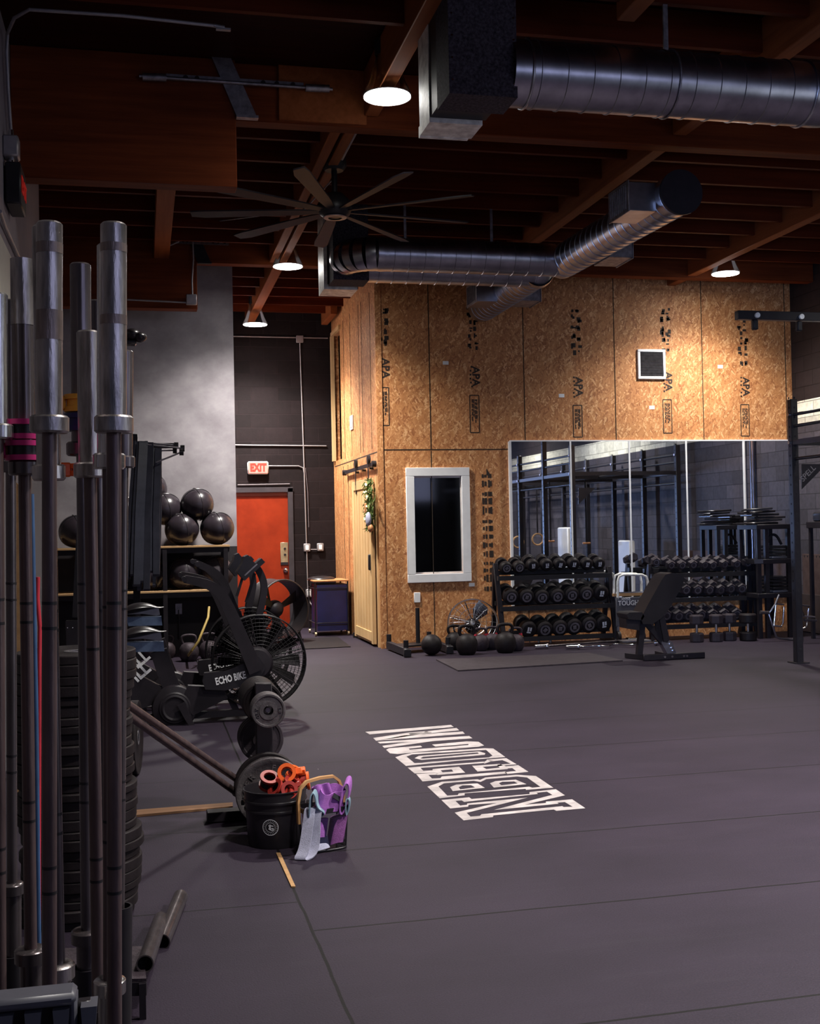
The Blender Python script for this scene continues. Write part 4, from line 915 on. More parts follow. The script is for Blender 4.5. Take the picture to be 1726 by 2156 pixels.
for i, k in enumerate(seq):
    src, tt = kinds[k]; fromtop = n_pl - i - 1
    lab = 'black bumper plate on the very top of the tall stack' if fromtop == 0 else ('black bumper plate on the floor at the base of the tall stack' if i == 0 else
          ('black bumper plate, %s from the top of the tall stack' % ORD[fromtop] if fromtop <= n_pl // 2 else 'black bumper plate, %s from the floor in the tall stack' % ORD[i]))
    pos = (ctr.x + pr.uniform(-.012, .012) + .012 * math.sin(i * .25), ctr.y + pr.uniform(-.01, .01), zt + tt / 2 + .001)
    if not used[k]: used[k] = True; src.location = pos; src['label'] = lab
    else: dup(src, pos, None, lab)
    zt += tt + .0006
lp_ = on_z(292, 1648, .0); o = thing('bumper_plate', 'black plate standing on edge just behind the tall plate stack', 'weight plate', (lp_.x, lp_.y, 0))
a, h_ = plate_geo(.225, .05, (lp_.x - .02, lp_.y + .25, .227), (1, -.12, 0)); a.make('rubber_disc', rubber, o); h_.make('steel_hub', bright, o)

# things glimpsed between the bars
one('wood_board', MB().prism([at_d(29, 1012, 6.2), at_d(41, 1022, 6.2), at_d(45, 1225, 6.2), at_d(33, 1225, 6.2)], (0, .02, 0)).prism([at_d(33, 1225, 6.2), at_d(45, 1225, 6.2), on_z(45, 1712, .0), on_z(33, 1712, .0)], (0, .02, 0)), tan_wood, 'pale wooden board standing upright between the barbells', 'board')
pipe('thin blue pole standing among the barbells', [at_d(66, 1040, 3.1), at_d(75, 1500, 3.1), at_d(83, 2160, 3.1), at_d(84, 2280, 3.1)], .0075, blue_pipe, 'pole', 'pole')
pipe('thin red cord hanging among the barbells beside the blue pole', [at_d(80, 1215, 3.9), at_d(79, 1260, 3.9), at_d(84, 1320, 3.9), at_d(83, 1380, 3.9), at_d(82, 1800, 3.9), at_d(82, 2040, 3.9)], .007, red_cord, 'cord', 'cord')

# cable tower with padded roller behind the barbells
cp = on_z(262, 1620, 0)
tw = thing('cable_tower', 'tall black cable tower with a rounded pad at its top, behind the barbells', 'exercise machine', (cp.x - .14, cp.y, 0))
tx, ty = cp.x - .16, cp.y + .05
ptop = on_y(268, 700, ty)
MB().box((tx, ty, (ptop.z + .04) / 2), (.07, .07, ptop.z + .04), bev=.006).make('upright_post', soft_black, tw)
MB().box((tx, ty, .03), (.34, .5, .06), bev=.01).make('base_foot', soft_black, tw)
pp = on_y(282, 712, ty)
q = MB().sphere((pp.x - .01, ty, pp.z + .02), (.055, .09, .04), 20, 12).sphere((pp.x + .035, ty - .01, pp.z + .005), (.045, .075, .032), 20, 12).box((pp.x - .05, ty, pp.z - .03), (.13, .10, .03), bev=.01)
q.make('top_pad', vinyl, tw)
MB().prism([on_y(152, 1300, ty), on_y(186, 1300, ty), on_y(186, 1040, ty), on_y(166, 1010, ty)], (0, .03, 0)).make('side_gusset', black, tw)
q = MB()
bxp = on_y(158, 1332, ty); q.box((bxp.x, ty - .03, bxp.z), (.11, .05, .16), bev=.005); cb_ = q.make('control_box', navy if False else soft_black, tw)
q = MB()
for px in (142, 153, 169): pz = on_y(px, 1322, ty - .06); q.sphere((pz.x, ty - .057, pz.z), .005, 8, 6)
q.make('rivet', bright, cb_)
MB().box((tx + .02, ty, .62), (.10, .06, 1.14), bev=.005).make('weight_shroud', black, tw)

# ---------------------------------------------------------------- plate tree
tp = Vector((on_z(560, 1722, 0).x, 6.05, 0))
tree = thing('plate_tree', 'black upright plate rack with pegs, behind the black bucket', 'plate rack', tp)
MB().box((tp.x, tp.y, .36), (.085, .06, .66), bev=.004).make('upright_post', soft_black, tree)
MB().box((tp.x, tp.y, .03), (.09, .85, .05), bev=.004).make('base_foot', soft_black, tree)
MB().box((tp.x - .12, tp.y - .02, .03), (.36, .09, .05), bev=.004).make('base_foot', soft_black, tree)
pz1 = on_y(555, 1497, tp.y - .24).z; pz2 = on_y(545, 1550, tp.y + .25).z; pz3 = .185
for (zz, ya, yb_) in ((pz1, -.215, .36), (pz2, 0, .33), (pz3, -.33, .30)):
    MB().cyl((tp.x, tp.y + ya, zz), (tp.x, tp.y + yb_, zz), .012, n=14).make('peg', galv_dull, tree)
def tplate(label, r, t, y, z, letter_=None, m=plate_iron, dx=0.0):
    o = thing('iron_plate', label, 'weight plate', (tp.x + dx, tp.y + y, z), 0, 'iron plates on the plate rack')
    a, h_ = plate_geo(r, t, (tp.x + dx, tp.y + y, z), (0, 1, 0), min(.06, r * .4), .025); a.make('disc_face', m, o); h_.make('hub_ring', m, o)
    if letter_:
        q = MB()
        for s, a0, rr_ in letter_:
            for k, ch in enumerate(s):
                an = math.radians(a0 - k * 17) ; u = Vector((math.cos(an), 0, math.sin(an)))
                q.text(ch, r * .24, Vector((tp.x + dx, tp.y + y - t / 2 + .003, z)) + u * r * rr_, (u.z, 0, -u.x), u, .003)
        q.make('embossed_lettering', m, o)
    return o
tplate('small iron plate with raised lettering, foremost on the upper peg', .086, .022, -.235, pz1, (('OLY', 205, .66), ('LB', 10, .66)))
for k in range(3): tplate(('small iron plate, second from the front on the upper peg', 'small iron plate, third from the front on the upper peg', 'small iron plate against the post on the upper peg')[k], .086, .022, -.21 + k * .026, pz1)
for k in range(8): tplate('dark ribbed plate, %s from the post on the far side of the upper peg' % ORD[k], .105, .036, .055 + k * .0375, pz1, None, rubber)
for k in range(3): tplate('ten-pound style plate, %s from the post on the low far peg' % ORD[k], .118, .03, .16 + k * .05, pz2, None, rubber_grey)
tplate('large iron plate with raised lettering, foremost behind the bucket', .172, .035, -.27, pz3, (('NGER', 190, .70), ('E', 82, .70)))
tplate('large plain iron plate behind the lettered one', .160, .035, -.20, pz3, None, rubber)
tplate('large plain plate against the foot of the plate rack', .168, .035, -.12, pz3, None, rubber)
for k, (a, b) in enumerate((((500, 1642), (262, 1478)), ((496, 1668), (262, 1500)))):
    o = thing('steel_bar', ('upper of two long bars leaning from the plate rack to the plate stack', 'lower of two long bars leaning from the plate rack to the plate stack')[k], 'bar', on_y(*a, 5.98), 0, 'long leaning bars')
    A_, B_ = on_y(*a, 5.98), on_y(*b, 4.95)
    MB().tube([A_, B_], .017, 14).make('shaft', shaft_m, o); MB().cyl(A_, A_ + (A_ - B_).normalized() * .03, .021, n=14).make('end_cap', plastic, o)

# wooden strips in the mat joints
one('wood_strip', MB().prism([on_z(284, 1705, .012), on_z(490, 1689, .012), on_z(490, 1697, .012), on_z(284, 1716, .012)], (0, 0, -.0115)), brown_wood, 'long thin wooden strip on the floor behind the plate stack', 'wood strip')
one('wood_strip', MB().prism([on_z(581, 1795, .006), on_z(590, 1795, .006), on_z(622, 1866, .006), on_z(613, 1866, .006)], (0, 0, -.0055)), tan_wood, 'pale wooden strip in the mat joint in front of the bucket', 'wood strip')

# ---------------------------------------------------------------- bucket with clips
bc = on_z(572, 1790, 0); bc = Vector((on_z(588, 1790, 0).x, bc.y + .128, 0)); bh = .262
bk = thing('bucket', 'black plastic bucket with a round white emblem, full of orange clips', 'bucket', bc)
MB().lathe([(.0, .004), (.126, .0), (.130, .012), (.140, bh * .62), (.147, bh * .63), (.147, bh * .66), (.141, bh * .67), (.143, bh * .78), (.150, bh * .79), (.150, bh * .82), (.145, bh * .83), (.147, bh - .006), (.152, bh - .004), (.152, bh), (.144, bh), (.124, .012), (0, .010)], bc, (0, 0, 1), 56).make('shell_body', plastic, bk)
q = MB(); ang0 = math.atan2(-(bc.y), -bc.x) - .18
fr_n = Vector((math.cos(ang0), math.sin(ang0), 0)); fr_t = Vector((-fr_n.y, fr_n.x, 0))
def onb(u, v):                                            # emblem coordinates wrapped on the bucket side
    z = .105 + v; r_ = .130 + (z - .012) / (bh * .62 - .012) * .010 + .001; a = ang0 + u / r_
    return bc + Vector((math.cos(a) * r_, math.sin(a) * r_, z))
def ringb(r0, r1, n=40):
    vs_ = [onb(rr_ * math.cos(2 * PI * k / n), rr_ * math.sin(2 * PI * k / n)) for rr_ in (r0, r1) for k in range(n)]
    q.add(vs_, [(k, (k + 1) % n, n + (k + 1) % n, n + k) for k in range(n)])
ringb(.0345, .0375); ringb(.021, .0225)
def glyph(ch, size, u, v, rot=0.0):
    t_ = MB().text(ch, size, (0, 0, 0), (1, 0, 0), (0, 1, 0)); c_, s_ = math.cos(rot), math.sin(rot)
    q.add([onb(u + p.x * c_ - p.y * s_, v + p.x * s_ + p.y * c_) for p in t_.v], t_.f)
glyph('S', .034, -.002, .0); glyph('G', .034, .004, -.004)
for k in range(22):
    a = 2 * PI * k / 22 + .1; glyph('SG'[k % 2] if False else 'I', .009, .0285 * math.cos(a), .0285 * math.sin(a), a - PI / 2)
q.make('emblem_logo', letter, bk)
q = MB()
for s in (-1, 1): q.cyl(bc + fr_t * s * .149 + Vector((0, 0, bh * .72)), bc + fr_t * s * .162 + Vector((0, 0, bh * .72)), .012, n=12)
q.make('bail_rivet', plastic, bk)
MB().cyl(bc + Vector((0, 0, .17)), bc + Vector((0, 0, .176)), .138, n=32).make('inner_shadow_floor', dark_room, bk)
def bclip(label, px, py, Y, axis, m, r=.027, h=.055, arm=(1, 0, 0)):
    return clip('barbell_clip', label, on_y(px, py, Y), axis, r, m, red_pl if m is orange else plastic, h, arm, 'clips piled in the bucket')
bclip('bright orange clip standing with its ring facing the camera, topmost in the bucket', 604, 1628, bc.y - .02, (-.15, -1, .35), orange, .027, .06, (1, 0, .1))
bclip('dark red eight-sided clip lying face up in the bucket', 566, 1645, bc.y - .03, (.1, -.55, .9), red_pl, .028, .06, (1, .2, 0))
bclip('orange clip lying on its side at the bucket edge nearest the basket', 638, 1645, bc.y + .0, (1, -.15, .1), orange, .026, .06, (0, -.3, 1))
bclip('dark red clip with a grey lever in the middle of the bucket', 612, 1655, bc.y - .06, (.4, -.4, .8), red_pl, .027, .055, (.2, -1, .2))
bclip('dark red clip half sunk beside the eight-sided one', 585, 1662, bc.y - .08, (-.6, -.3, .5), red_pl, .026, .05, (-1, -.5, 0))
bclip('orange clip half buried at the back of the bucket', 622, 1630, bc.y + .07, (.5, -.2, .8), orange, .026, .05, (1, .1, .5))
bclip('dark red clip lowest at the front of the bucket', 606, 1664, bc.y - .10, (.2, -.8, .3), red_pl, .024, .045, (1, -.3, .6))

# ---------------------------------------------------------------- basket of bands
g1, g2 = on_z(652, 1800, 0), on_z(738, 1786, 0); gd = (g2 - g1); gL = gd.length; gd.normalize(); gn = Vector((-gd.y, gd.x, 0)); gh = .195; gw = .15
gc = (g1 + g2) / 2 + gn * gw / 2
bs = thing('band_basket', 'clear-sided basket with a bent bamboo handle, full of purple and grey bands', 'basket', gc)
def gp(u, v, z): return g1 + gd * (u * gL) + gn * (v * gw) + Vector((0, 0, z))
def sup(n=40, grow=1.0):
    out = []
    for k in range(n):
        a = 2 * PI * k / n; c_, s_ = math.cos(a), math.sin(a); out.append((.5 + .5 * grow * math.copysign(abs(c_) ** .45, c_), .5 + .5 * grow * math.copysign(abs(s_) ** .6, s_)))
    return out
S0, S1 = sup(40, .95), sup(40, 1.06)
q = MB(); q.add([gp(u, v, .004) for u, v in S0] + [gp(u, v, gh) for u, v in S1], [(k, (k + 1) % 40, 40 + (k + 1) % 40, 40 + k) for k in range(40)] + [tuple(range(40))])
q.make('clear_wall', clear, bs)
q = MB().strip([gp(u, v, gh - .008) for u, v in S1], (0, 0, 1), .022, .006, True).tube([gp(u, v, .006) for u, v in S0], .005, 6, True)
for k in (4, 16, 24, 36): q.tube([gp(*S0[k], .004), gp(*S1[k], gh)], .004, 6)
q.make('black_binding_rim', plastic, bs)
hp = [gp(-.08, .55, gh - .07), gp(-.09, .55, gh + .03), gp(-.03, .55, gh + .09), gp(.12, .55, gh + .118), gp(.45, .55, gh + .128), gp(.78, .55, gh + .128), gp(.92, .55, gh + .105), gp(1.02, .55, gh + .05), gp(1.04, .55, gh - .06)]
hp2 = []
for a, b in zip(hp, hp[1:]): hp2 += [a, a.lerp(b, .5)]
MB().strip(hp2 + [hp[-1]], gn, .020, .012).make('bamboo_handle', bamboo, bs)
def band(label, pts, w_, m, wd=None, tag_=False, sub=2):
    P = [gp(*p) for p in pts]
    for _ in range(sub):
        Q = []
        n = len(P)
        for k in range(n):
            a, b = P[k], P[(k + 1) % n]; Q += [a.lerp(b, .25), a.lerp(b, .75)]
        P = Q
    o = thing('booty_band', label, 'resistance band', P[0], 0, 'fabric bands in the basket')
    MB().strip(P, wd or gn, w_, .0055, True).make('fabric_loop', m, o)
    if tag_:
        c = gp(*tag_[0]); MB().box(c, (.045, .004, .022), rz=.3, ry=.6, rx=-.3).make('label_tag', plastic, o)
    return o
band('lilac-grey band draped over the basket rim down to the floor', [(.14, -.08, gh + .015), (.0, -.08, gh + .02), (-.06, -.18, gh - .02), (-.14, -.26, .11), (-.24, -.34, .04), (-.40, -.42, .004), (-.20, -.42, .004), (-.02, -.34, .03), (.06, -.24, .10), (.08, -.18, gh - .04), (.14, -.14, gh + .005)], .050, lilac, gd * .8 - gn * .6)
ZV = Vector((0, 0, 1))
band('teal-grey band curling over at the handle end of the basket', [(.02, -.02, gh - .02), (.05, -.02, gh + .07), (.12, -.02, gh + .095), (.18, -.02, gh + .07), (.21, -.02, gh + .02), (.42, .0, gh - .01), (.36, .2, gh - .03), (.1, .3, gh - .03)], .085, teal, gn * .75 + gd * .45)
band('bright purple band folded upright with a black label', [(.26, -.02, gh + .025), (.40, -.06, gh + .02), (.56, .02, gh + .03), (.70, -.06, gh + .03), (.86, .02, gh + .03), (.80, .4, gh + .05), (.62, .3, gh + .06), (.45, .5, gh + .05), (.32, .4, gh + .05)], .095, purple, ZV * .9 + gd * .35, [(.66, -.075, gh + .05)])
band('second purple band standing in a peak behind the labelled one', [(.24, .35, gh + .045), (.36, .22, gh + .07), (.50, .40, gh + .06), (.66, .25, gh + .07), (.74, .6, gh + .05), (.45, .75, gh + .05)], .09, purple, ZV * .95 - gd * .35)
band('purple band looping up beside the far end of the handle', [(.80, .10, gh - .02), (.85, .10, gh + .06), (.93, .10, gh + .115), (1.05, .10, gh + .118), (1.06, .12, gh + .06), (.93, .15, gh - .02)], .085, purple, gn * .72 + gd * .5 + ZV * .2)
band('teal band with its folds showing at the far rim of the basket', [(.90, .0, gh - .03), (.92, .0, gh + .035), (.97, .0, gh + .04), (1.01, .0, gh + .02), (.98, .1, gh - .04)], .05, teal, gn * .8 + gd * .5)
band('mauve band pressed flat inside the clear basket wall', [(.10, .03, .11), (.25, .0, .115), (.46, .03, .11), (.42, .2, .11), (.15, .2, .11)], .085, purple, ZV + gd * .15)
band('lilac-grey band rolled at the bottom of the basket', [(.05, .08, .035), (.25, .02, .04), (.5, .06, .045), (.5, .3, .035), (.1, .3, .03)], .055, lilac, ZV * .8 + gn * .4)
band('plum band coiled in the far half of the basket', [(.52, .02, .085), (.7, -.0, .095), (.93, .05, .09), (.95, .5, .09), (.6, .5, .08)], .12, violet, ZV + gd * .2)

# ================================================================== BIKES
def line_poly(pts, w0, w1=None):
    """outline of a bent flat bar: centre line points (x, z), width w0 at the start to w1 at the end"""
    w1 = w0 if w1 is None else w1; P = [Vector((p[0], p[1], 0)) for p in pts]; A_, B_ = [], []
    for k, p in enumerate(P):
        a = P[max(0, k - 1)]; b = P[min(len(P) - 1, k + 1)]; t_ = (b - a).normalized(); n_ = Vector((-t_.y, t_.x, 0)); wv_ = (w0 + (w1 - w0) * k / (len(P) - 1)) / 2
        A_.append(p + n_ * wv_); B_.append(p - n_ * wv_)
    return [(p.x, p.y) for p in A_ + B_[::-1]]
def smooth(pts, it=2):
    P = [Vector(p) for p in pts]
    for _ in range(it):
        Q = [P[0]]
        for a, b in zip(P, P[1:]): Q += [a.lerp(b, .25), a.lerp(b, .75)]
        P = Q + [P[-1]]
    return P
YK = 9.25
def bike_pt(px, py): p = on_y(px, py, YK); return (p.x, p.z)
hubx, hubz = bike_pt(545, 1391)
def make_bike(label):
    o = thing('air_bike', label, 'exercise bike', (hubx, YK, 0), 0, 'fan bikes in a row')
    S = F / (hubx * .224 + YK * .974); px2 = lambda n: n / S
    def W(poly, y0, y1): return MB().prism([(p[0], YK + y0, p[1]) for p in poly], (0, y1 - y0, 0))
    T = lambda *pp: [bike_pt(*p) for p in pp]
    Rf = px2(97)
    # wire cage
    q = MB(); c = Vector((hubx, YK, hubz))
    for yy, k in ((-.10, 1), (.10, 1)):
        for rr_ in [Rf * (.30 + .70 * i / 9) for i in range(10)]: q.torus(c + Vector((0, yy * (1.0 if rr_ < Rf * .92 else .7), 0)), rr_, .0016 if rr_ < Rf * .97 else .005, (0, 1, 0), 56, 4)
        for j in range(60):
            a = 2 * PI * j / 60; u = Vector((math.cos(a), 0, math.sin(a)))
            q.tube([c + u * Rf * .28 + Vector((0, yy, 0)), c + u * Rf * .9 + Vector((0, yy, 0)), c + u * Rf * .99 + Vector((0, yy * .6, 0))], .0014, 4)
        for j in range(8):
            a = 2 * PI * j / 8 + .2; u = Vector((math.cos(a), 0, math.sin(a))); q.tube([c + u * Rf * .2 + Vector((0, yy, 0)), c + u * Rf * .97 + Vector((0, yy, 0))], .005, 5)
    q.lathe([(Rf * .985, -.075), (Rf, -.06), (Rf, .06), (Rf * .985, .075), (Rf * .985, -.075)], c, (0, 1, 0), 64)
    q.make('fan_cage_mesh', black, o)
    q = MB()
    for j in range(12):
        a = 2 * PI * j / 12; u = Vector((math.cos(a), 0, math.sin(a))); v = Vector((-math.sin(a), 0, math.cos(a)))
        q.prism([c + u * Rf * .22 - v * .02 + Vector((0, -.05, 0)), c + u * Rf * .88 - v * .05 + Vector((0, -.05, 0)), c + u * Rf * .88 + v * .03 + Vector((0, .05, 0)), c + u * Rf * .22 + v * .02 + Vector((0, .05, 0))], v * .003)
    q.make('fan_blade_spoke', matte_dark, o)
    MB().lathe([(0, -.14), (Rf * .30, -.13), (Rf * .36, -.105), (Rf * .36, .105), (Rf * .30, .13), (0, .14)], (hubx - .03, YK, hubz - .01), (0, 1, 0), 32).make('hub_cover', soft_black, o)
    sh = T((430, 1446), (424, 1430), (428, 1412), (470, 1408), (500, 1396), (540, 1378), (556, 1400), (540, 1424), (505, 1440), (470, 1448))
    shr = W(sh, -.17, -.10).make('chain_shroud', plastic, o)
    p = bike_pt(482, 1423); MB().text('ECHO BIKE', .076, (p[0], YK - .172, p[1]), (1, 0, .19), (-.19, 0, 1), .001, .62, .03).make('lettering', letter, shr)
    q = MB()
    cc = bike_pt(367, 1487)
    q.lathe([(0, -.09), (px2(30), -.09), (px2(33), -.08), (px2(44), -.07), (px2(46), -.05), (px2(46), .05), (0, .05)], (cc[0], YK - .03, cc[1]), (0, 1, 0), 40); q.lathe([(px2(20), -.092), (px2(24), -.098), (px2(28), -.092)], (cc[0], YK - .03, cc[1]), (0, 1, 0), 40); q.make('crank_case', soft_black, o, angle=20)
    W(T((395, 1440), (468, 1444), (478, 1466), (405, 1502), (380, 1470)), -.11, -.02).make('boom_plate', soft_black, o)
    W(line_poly(T((380, 1476), (392, 1502), (404, 1524)), px2(16), px2(10)), -.16, -.135).make('crank_lever', soft_black, o)
    p = bike_pt(400, 1527); MB().box((p[0], YK - .20, p[1]), (.10, .10, .03), bev=.006).make('pedal', plastic, o)
    W(line_poly(smooth(T((336, 1370), (352, 1420), (366, 1450))[0:3] and [(*a, 0) for a in T((334, 1370), (350, 1420), (364, 1452))], 1), px2(34), px2(34)), -.045, .045).make('seat_mast', soft_black, o)
    W(T((262, 1352), (344, 1350), (346, 1370), (268, 1372)), -.05, .05).make('seat_slider', blue_steel, o)
    W(T((255, 1346), (300, 1328), (338, 1330), (341, 1346), (332, 1348), (300, 1344)), -.03, .03).make('seat_bracket', galv, o)
    q = MB(); st0 = bike_pt(262, 1330); rows = []
    for k in range(13):
        u = k / 12; px_ = 258 + 92 * u; top_, bot_ = (1331 - 13 * math.sin(PI * min(1, u * 1.15)) ** .8), (1346 - 20 * u ** 1.4)
        hw = .12 * (1 - u) ** .7 * (0.75 + .25 * math.sin(PI * u)) + .028; a = bike_pt(px_, top_); b = bike_pt(px_, bot_); zc_ = (a[1] + b[1]) / 2; hz = max(.008, (a[1] - b[1]) / 2)
        if k in (0, 12): hw *= .5; hz *= .5
        rows.append([Vector((a[0], YK + hw * math.cos(t_), zc_ + hz * math.sin(t_))) for t_ in [2 * PI * j / 16 for j in range(16)]])
    q.add([v for r_ in rows for v in r_], [(i * 16 + j, i * 16 + (j + 1) % 16, (i + 1) * 16 + (j + 1) % 16, (i + 1) * 16 + j) for i in range(12) for j in range(16)] + [tuple(range(16)), tuple(range(12 * 16, 13 * 16))])
    q.make('saddle', vinyl, o)
    fr_ = W(T((258, 1400), (330, 1440), (352, 1450), (340, 1475), (262, 1505), (240, 1480)), -.04, .04).make('rear_plate', soft_black, o)
    p = bike_pt(288, 1420); MB().text('VILL', .145, (p[0], YK - .042, p[1]), (.75, 0, .62), (-.62, 0, .75), .001, .8, .03).make('lettering', letter, fr_)
    z0_ = .035
    for xx in (bike_pt(300, 1500)[0], hubx + .02): MB().box((xx, YK, z0_), (.07, .56, .05), bev=.01).make('floor_foot', soft_black, o)
    q = MB().bar((bike_pt(300, 1500)[0], YK, z0_ + .02), (hubx + .02, YK, z0_ + .02), .07, .05)
    for a, b in (((480, 1460), (500, 1512)), ((545, 1400), (552, 1512)), ((300, 1470), (300, 1512)), ((367, 1490), (360, 1516))):
        a, b = bike_pt(*a), bike_pt(*b); q.bar((a[0], YK + .13 * 0, a[1]), (b[0], YK, max(.05, b[1])), .05, .05, (0, 1, 0))
    q.make('base_frame', soft_black, o)
    for (path, w0, w1, y_) in ((((534, 1408), (512, 1356), (490, 1305), (472, 1265), (458, 1243), (440, 1230), (412, 1222), (386, 1217)), 30, 15, -.20), (((520, 1335), (497, 1290), (482, 1250), (473, 1225), (455, 1206), (438, 1197), (418, 1189)), 22, 13, .20)):
        lv = W(line_poly([(v.x, v.y) for v in smooth([(*bike_pt(*p), 0) for p in path], 2)], px2(w0), px2(w1)), y_ - .022, y_ + .022).make('handle_lever', soft_black, o)
        g_ = bike_pt(*path[-1]); s_ = -1 if y_ < 0 else 1
        MB().cyl((g_[0], YK + y_ - .07, g_[1]), (g_[0], YK + y_ + .07, g_[1]), .021, n=16).make('hand_grip', vinyl, lv)
    W(line_poly([(v.x, v.y) for v in smooth([(*bike_pt(*p), 0) for p in ((543, 1304), (553, 1262), (557, 1232), (548, 1205), (534, 1188))], 2)], px2(14), px2(14)), -.03, .03).make('console_post', soft_black, o)
    cons = W(T((513, 1222), (556, 1183), (548, 1175), (535, 1186), (520, 1168), (512, 1172), (508, 1186), (497, 1203)), -.09, .09).make('console', plastic, o)
    W(T((512, 1210), (538, 1186), (540, 1188), (514, 1212)), -.092, -.089).make('console_edge', galv_dull, cons)
    W(line_poly(T((536, 1207), (528, 1235), (518, 1268)), px2(6)), -.01, .01).make('console_brace', soft_black, o)
    return o
bike = make_bike('black fan bike beside the plate rack, white lettering fully in view')
b2_ = dup(bike, (hubx, YK + .92, 0), None, 'black fan bike standing behind the first, its lettering half hidden')
for b_ in (b2_,):
    for ch in b_.children:
        if ch.name.split('.')[0] in ('saddle', 'seat_slider', 'seat_bracket'): ch.location.z += .13

# drum fan
dfp = on_z(585, 1352, 0); dfc = Vector((on_y(583, 1304, dfp.y).x, dfp.y, .44)); Rd = .395
a_ = math.radians(-62); dax = Vector((math.cos(a_), math.sin(a_), 0))
df = thing('drum_fan', 'big black open drum fan in front of the red door', 'floor fan', (dfc.x, dfc.y, 0))
MB().lathe([(Rd - .012, -.17), (Rd, -.17), (Rd + .008, -.16), (Rd, -.14), (Rd, .14), (Rd + .008, .16), (Rd, .17), (Rd - .012, .17), (Rd - .012, -.17)], dfc, dax, 56).make('drum_shell', black, df)
MB().sphere(dfc - dax * .05, .12, 20, 12).make('motor', soft_black, df)
u_, v_, _ = basis(dax)
for k in range(3):
    a = 2 * PI * k / 3 + .5; u = u_ * math.cos(a) + v_ * math.sin(a); t_ = dax.cross(u)
    MB().prism([dfc + u * .06 - t_ * .03, dfc + u * .34 - t_ * .09 - dax * .04, dfc + u * .36 + t_ * .07 + dax * .04, dfc + u * .06 + t_ * .03], dax * .006).make('blade', soft_black, df)
q = MB()
for k in range(4):
    a = 2 * PI * k / 4 + .2; u = u_ * math.cos(a) + v_ * math.sin(a); q.bar(dfc - dax * .14, dfc - dax * .14 + u * (Rd - .005), .03, .015, dax)
q.make('motor_strut_spoke', soft_black, df)
q = MB()
for s in (-1, 1):
    for e in (-1, 1): q.bar(dfc + u_ * 0 + dax * (.14 * e) + dax.cross(Vector((0, 0, 1))) * (.25 * s) + Vector((0, 0, -.29)), Vector((dfc.x, dfc.y, .02)) + dax * (.16 * e) + dax.cross(Vector((0, 0, 1))) * (.27 * s), .03, .03)
    q.bar(Vector((dfc.x, dfc.y, .02)) + dax * -.2 + dax.cross(Vector((0, 0, 1))) * (.27 * s), Vector((dfc.x, dfc.y, .02)) + dax * .2 + dax.cross(Vector((0, 0, 1))) * (.27 * s), .03, .035)
q.make('stand_frame', soft_black, df)

# medicine-ball shelf against the plastered wall
sy0, sy1 = 13.98, 14.50; XS = XB; sxr = on_y(484, 1148, sy0).x; sz = [.40, .80, 1.325]
shf = thing('ball_shelf', 'wood-topped black shelf of medicine balls against the grey plastered wall', 'shelf', ((XS + sxr) / 2, (sy0 + sy1) / 2, 0))
for z in sz[1:]: MB().box(((XS + .03 + sxr) / 2, (sy0 + sy1) / 2, z - .012), (sxr - XS - .03, sy1 - sy0, .024), bev=.003).make('shelf_board', pine_x, shf)
for z in sz[1:]: MB().box(((XS + .05 + sxr) / 2, sy0 + .035, z - .055), (sxr - XS - .06, .035, .06)).make('shelf_rail', soft_black, shf)
for xx in (XS + .06, .25, sxr - .05):
    for yy in (sy0 + .03, sy1 - .04): MB().box((xx, yy, .66), (.05, .05, 1.30)).make('post', soft_black, shf)
balls = (('top', 415, 1062, .20, 14.22, 'glossy black medicine ball crowning the pile on the top shelf'), ('a', 383, 1113, .205, 14.18, 'creased black medicine ball at the front of the top shelf'),
         ('b', 457, 1111, .205, 14.20, 'black medicine ball at the wall end of the top shelf, under the topmost one'), ('c', 347, 1072, .20, 14.24, 'shiny black medicine ball beside the hanging bands'),
         ('d', 318, 1030, .19, 14.30, 'black medicine ball mostly hidden behind the hanging bands'), ('e', 262, 1080, .20, 14.22, 'black medicine ball behind the barbell sleeves, middle of the shelf'),
         ('f', 270, 1122, .19, 14.20, 'black medicine ball low behind the bands on the top shelf'), ('g', 160, 1110, .20, 14.2, 'black medicine ball glimpsed between the barbells'),
         ('h', 388, 1200, .20, 14.2, 'black medicine ball on the middle shelf under the creased one'), ('i', 456, 1198, .20, 14.22, 'dull black medicine ball on the middle shelf beside the bike levers'),
         ('j', 318, 1204, .19, 14.2, 'black medicine ball on the middle shelf behind the bike seats'))
for key, px, py, rr_, yy, lab in balls:
    c = on_y(px, py, yy); o = thing('medicine_ball', lab, 'medicine ball', c, 0, 'medicine balls on the shelf')
    if key in ('a', 'b', 'f', 'g'): c.z = sz[2] + rr_ * .97
    if key in ('h', 'i', 'j'): c.z = sz[1] + rr_ * .97
    o.location = c; o.matrix_basis = Matrix.Translation(c)
    MB().sphere((0, 0, 0), (rr_, rr_, rr_ * .97), 32, 20).make('ball_skin', ball_m if key != 'i' else rubber_grey, o, local=True)
    q = MB()
    for ax in ((1, .3, .2), (-.3, 1, .4)): q.torus((0, 0, 0), rr_ * .993, .004, ax, 40, 5)
    q.make('stitching_seam', plastic, o, local=True)
one('wall_outlet', MB().box(on_y(376, 1282, YC - .01), (.085, .016, .135), bev=.004), galv_dull, 'grey outlet plate on the black lower part of the plastered wall', 'outlet')
pipe('black power cord hanging from the grey outlet plate', [on_y(376, 1284, YC - .03), on_y(377, 1300, YC - .04), on_y(376, 1340, YC - .03), on_z(375, 1372, .01)], .006, plastic, 'cord', 'cord')
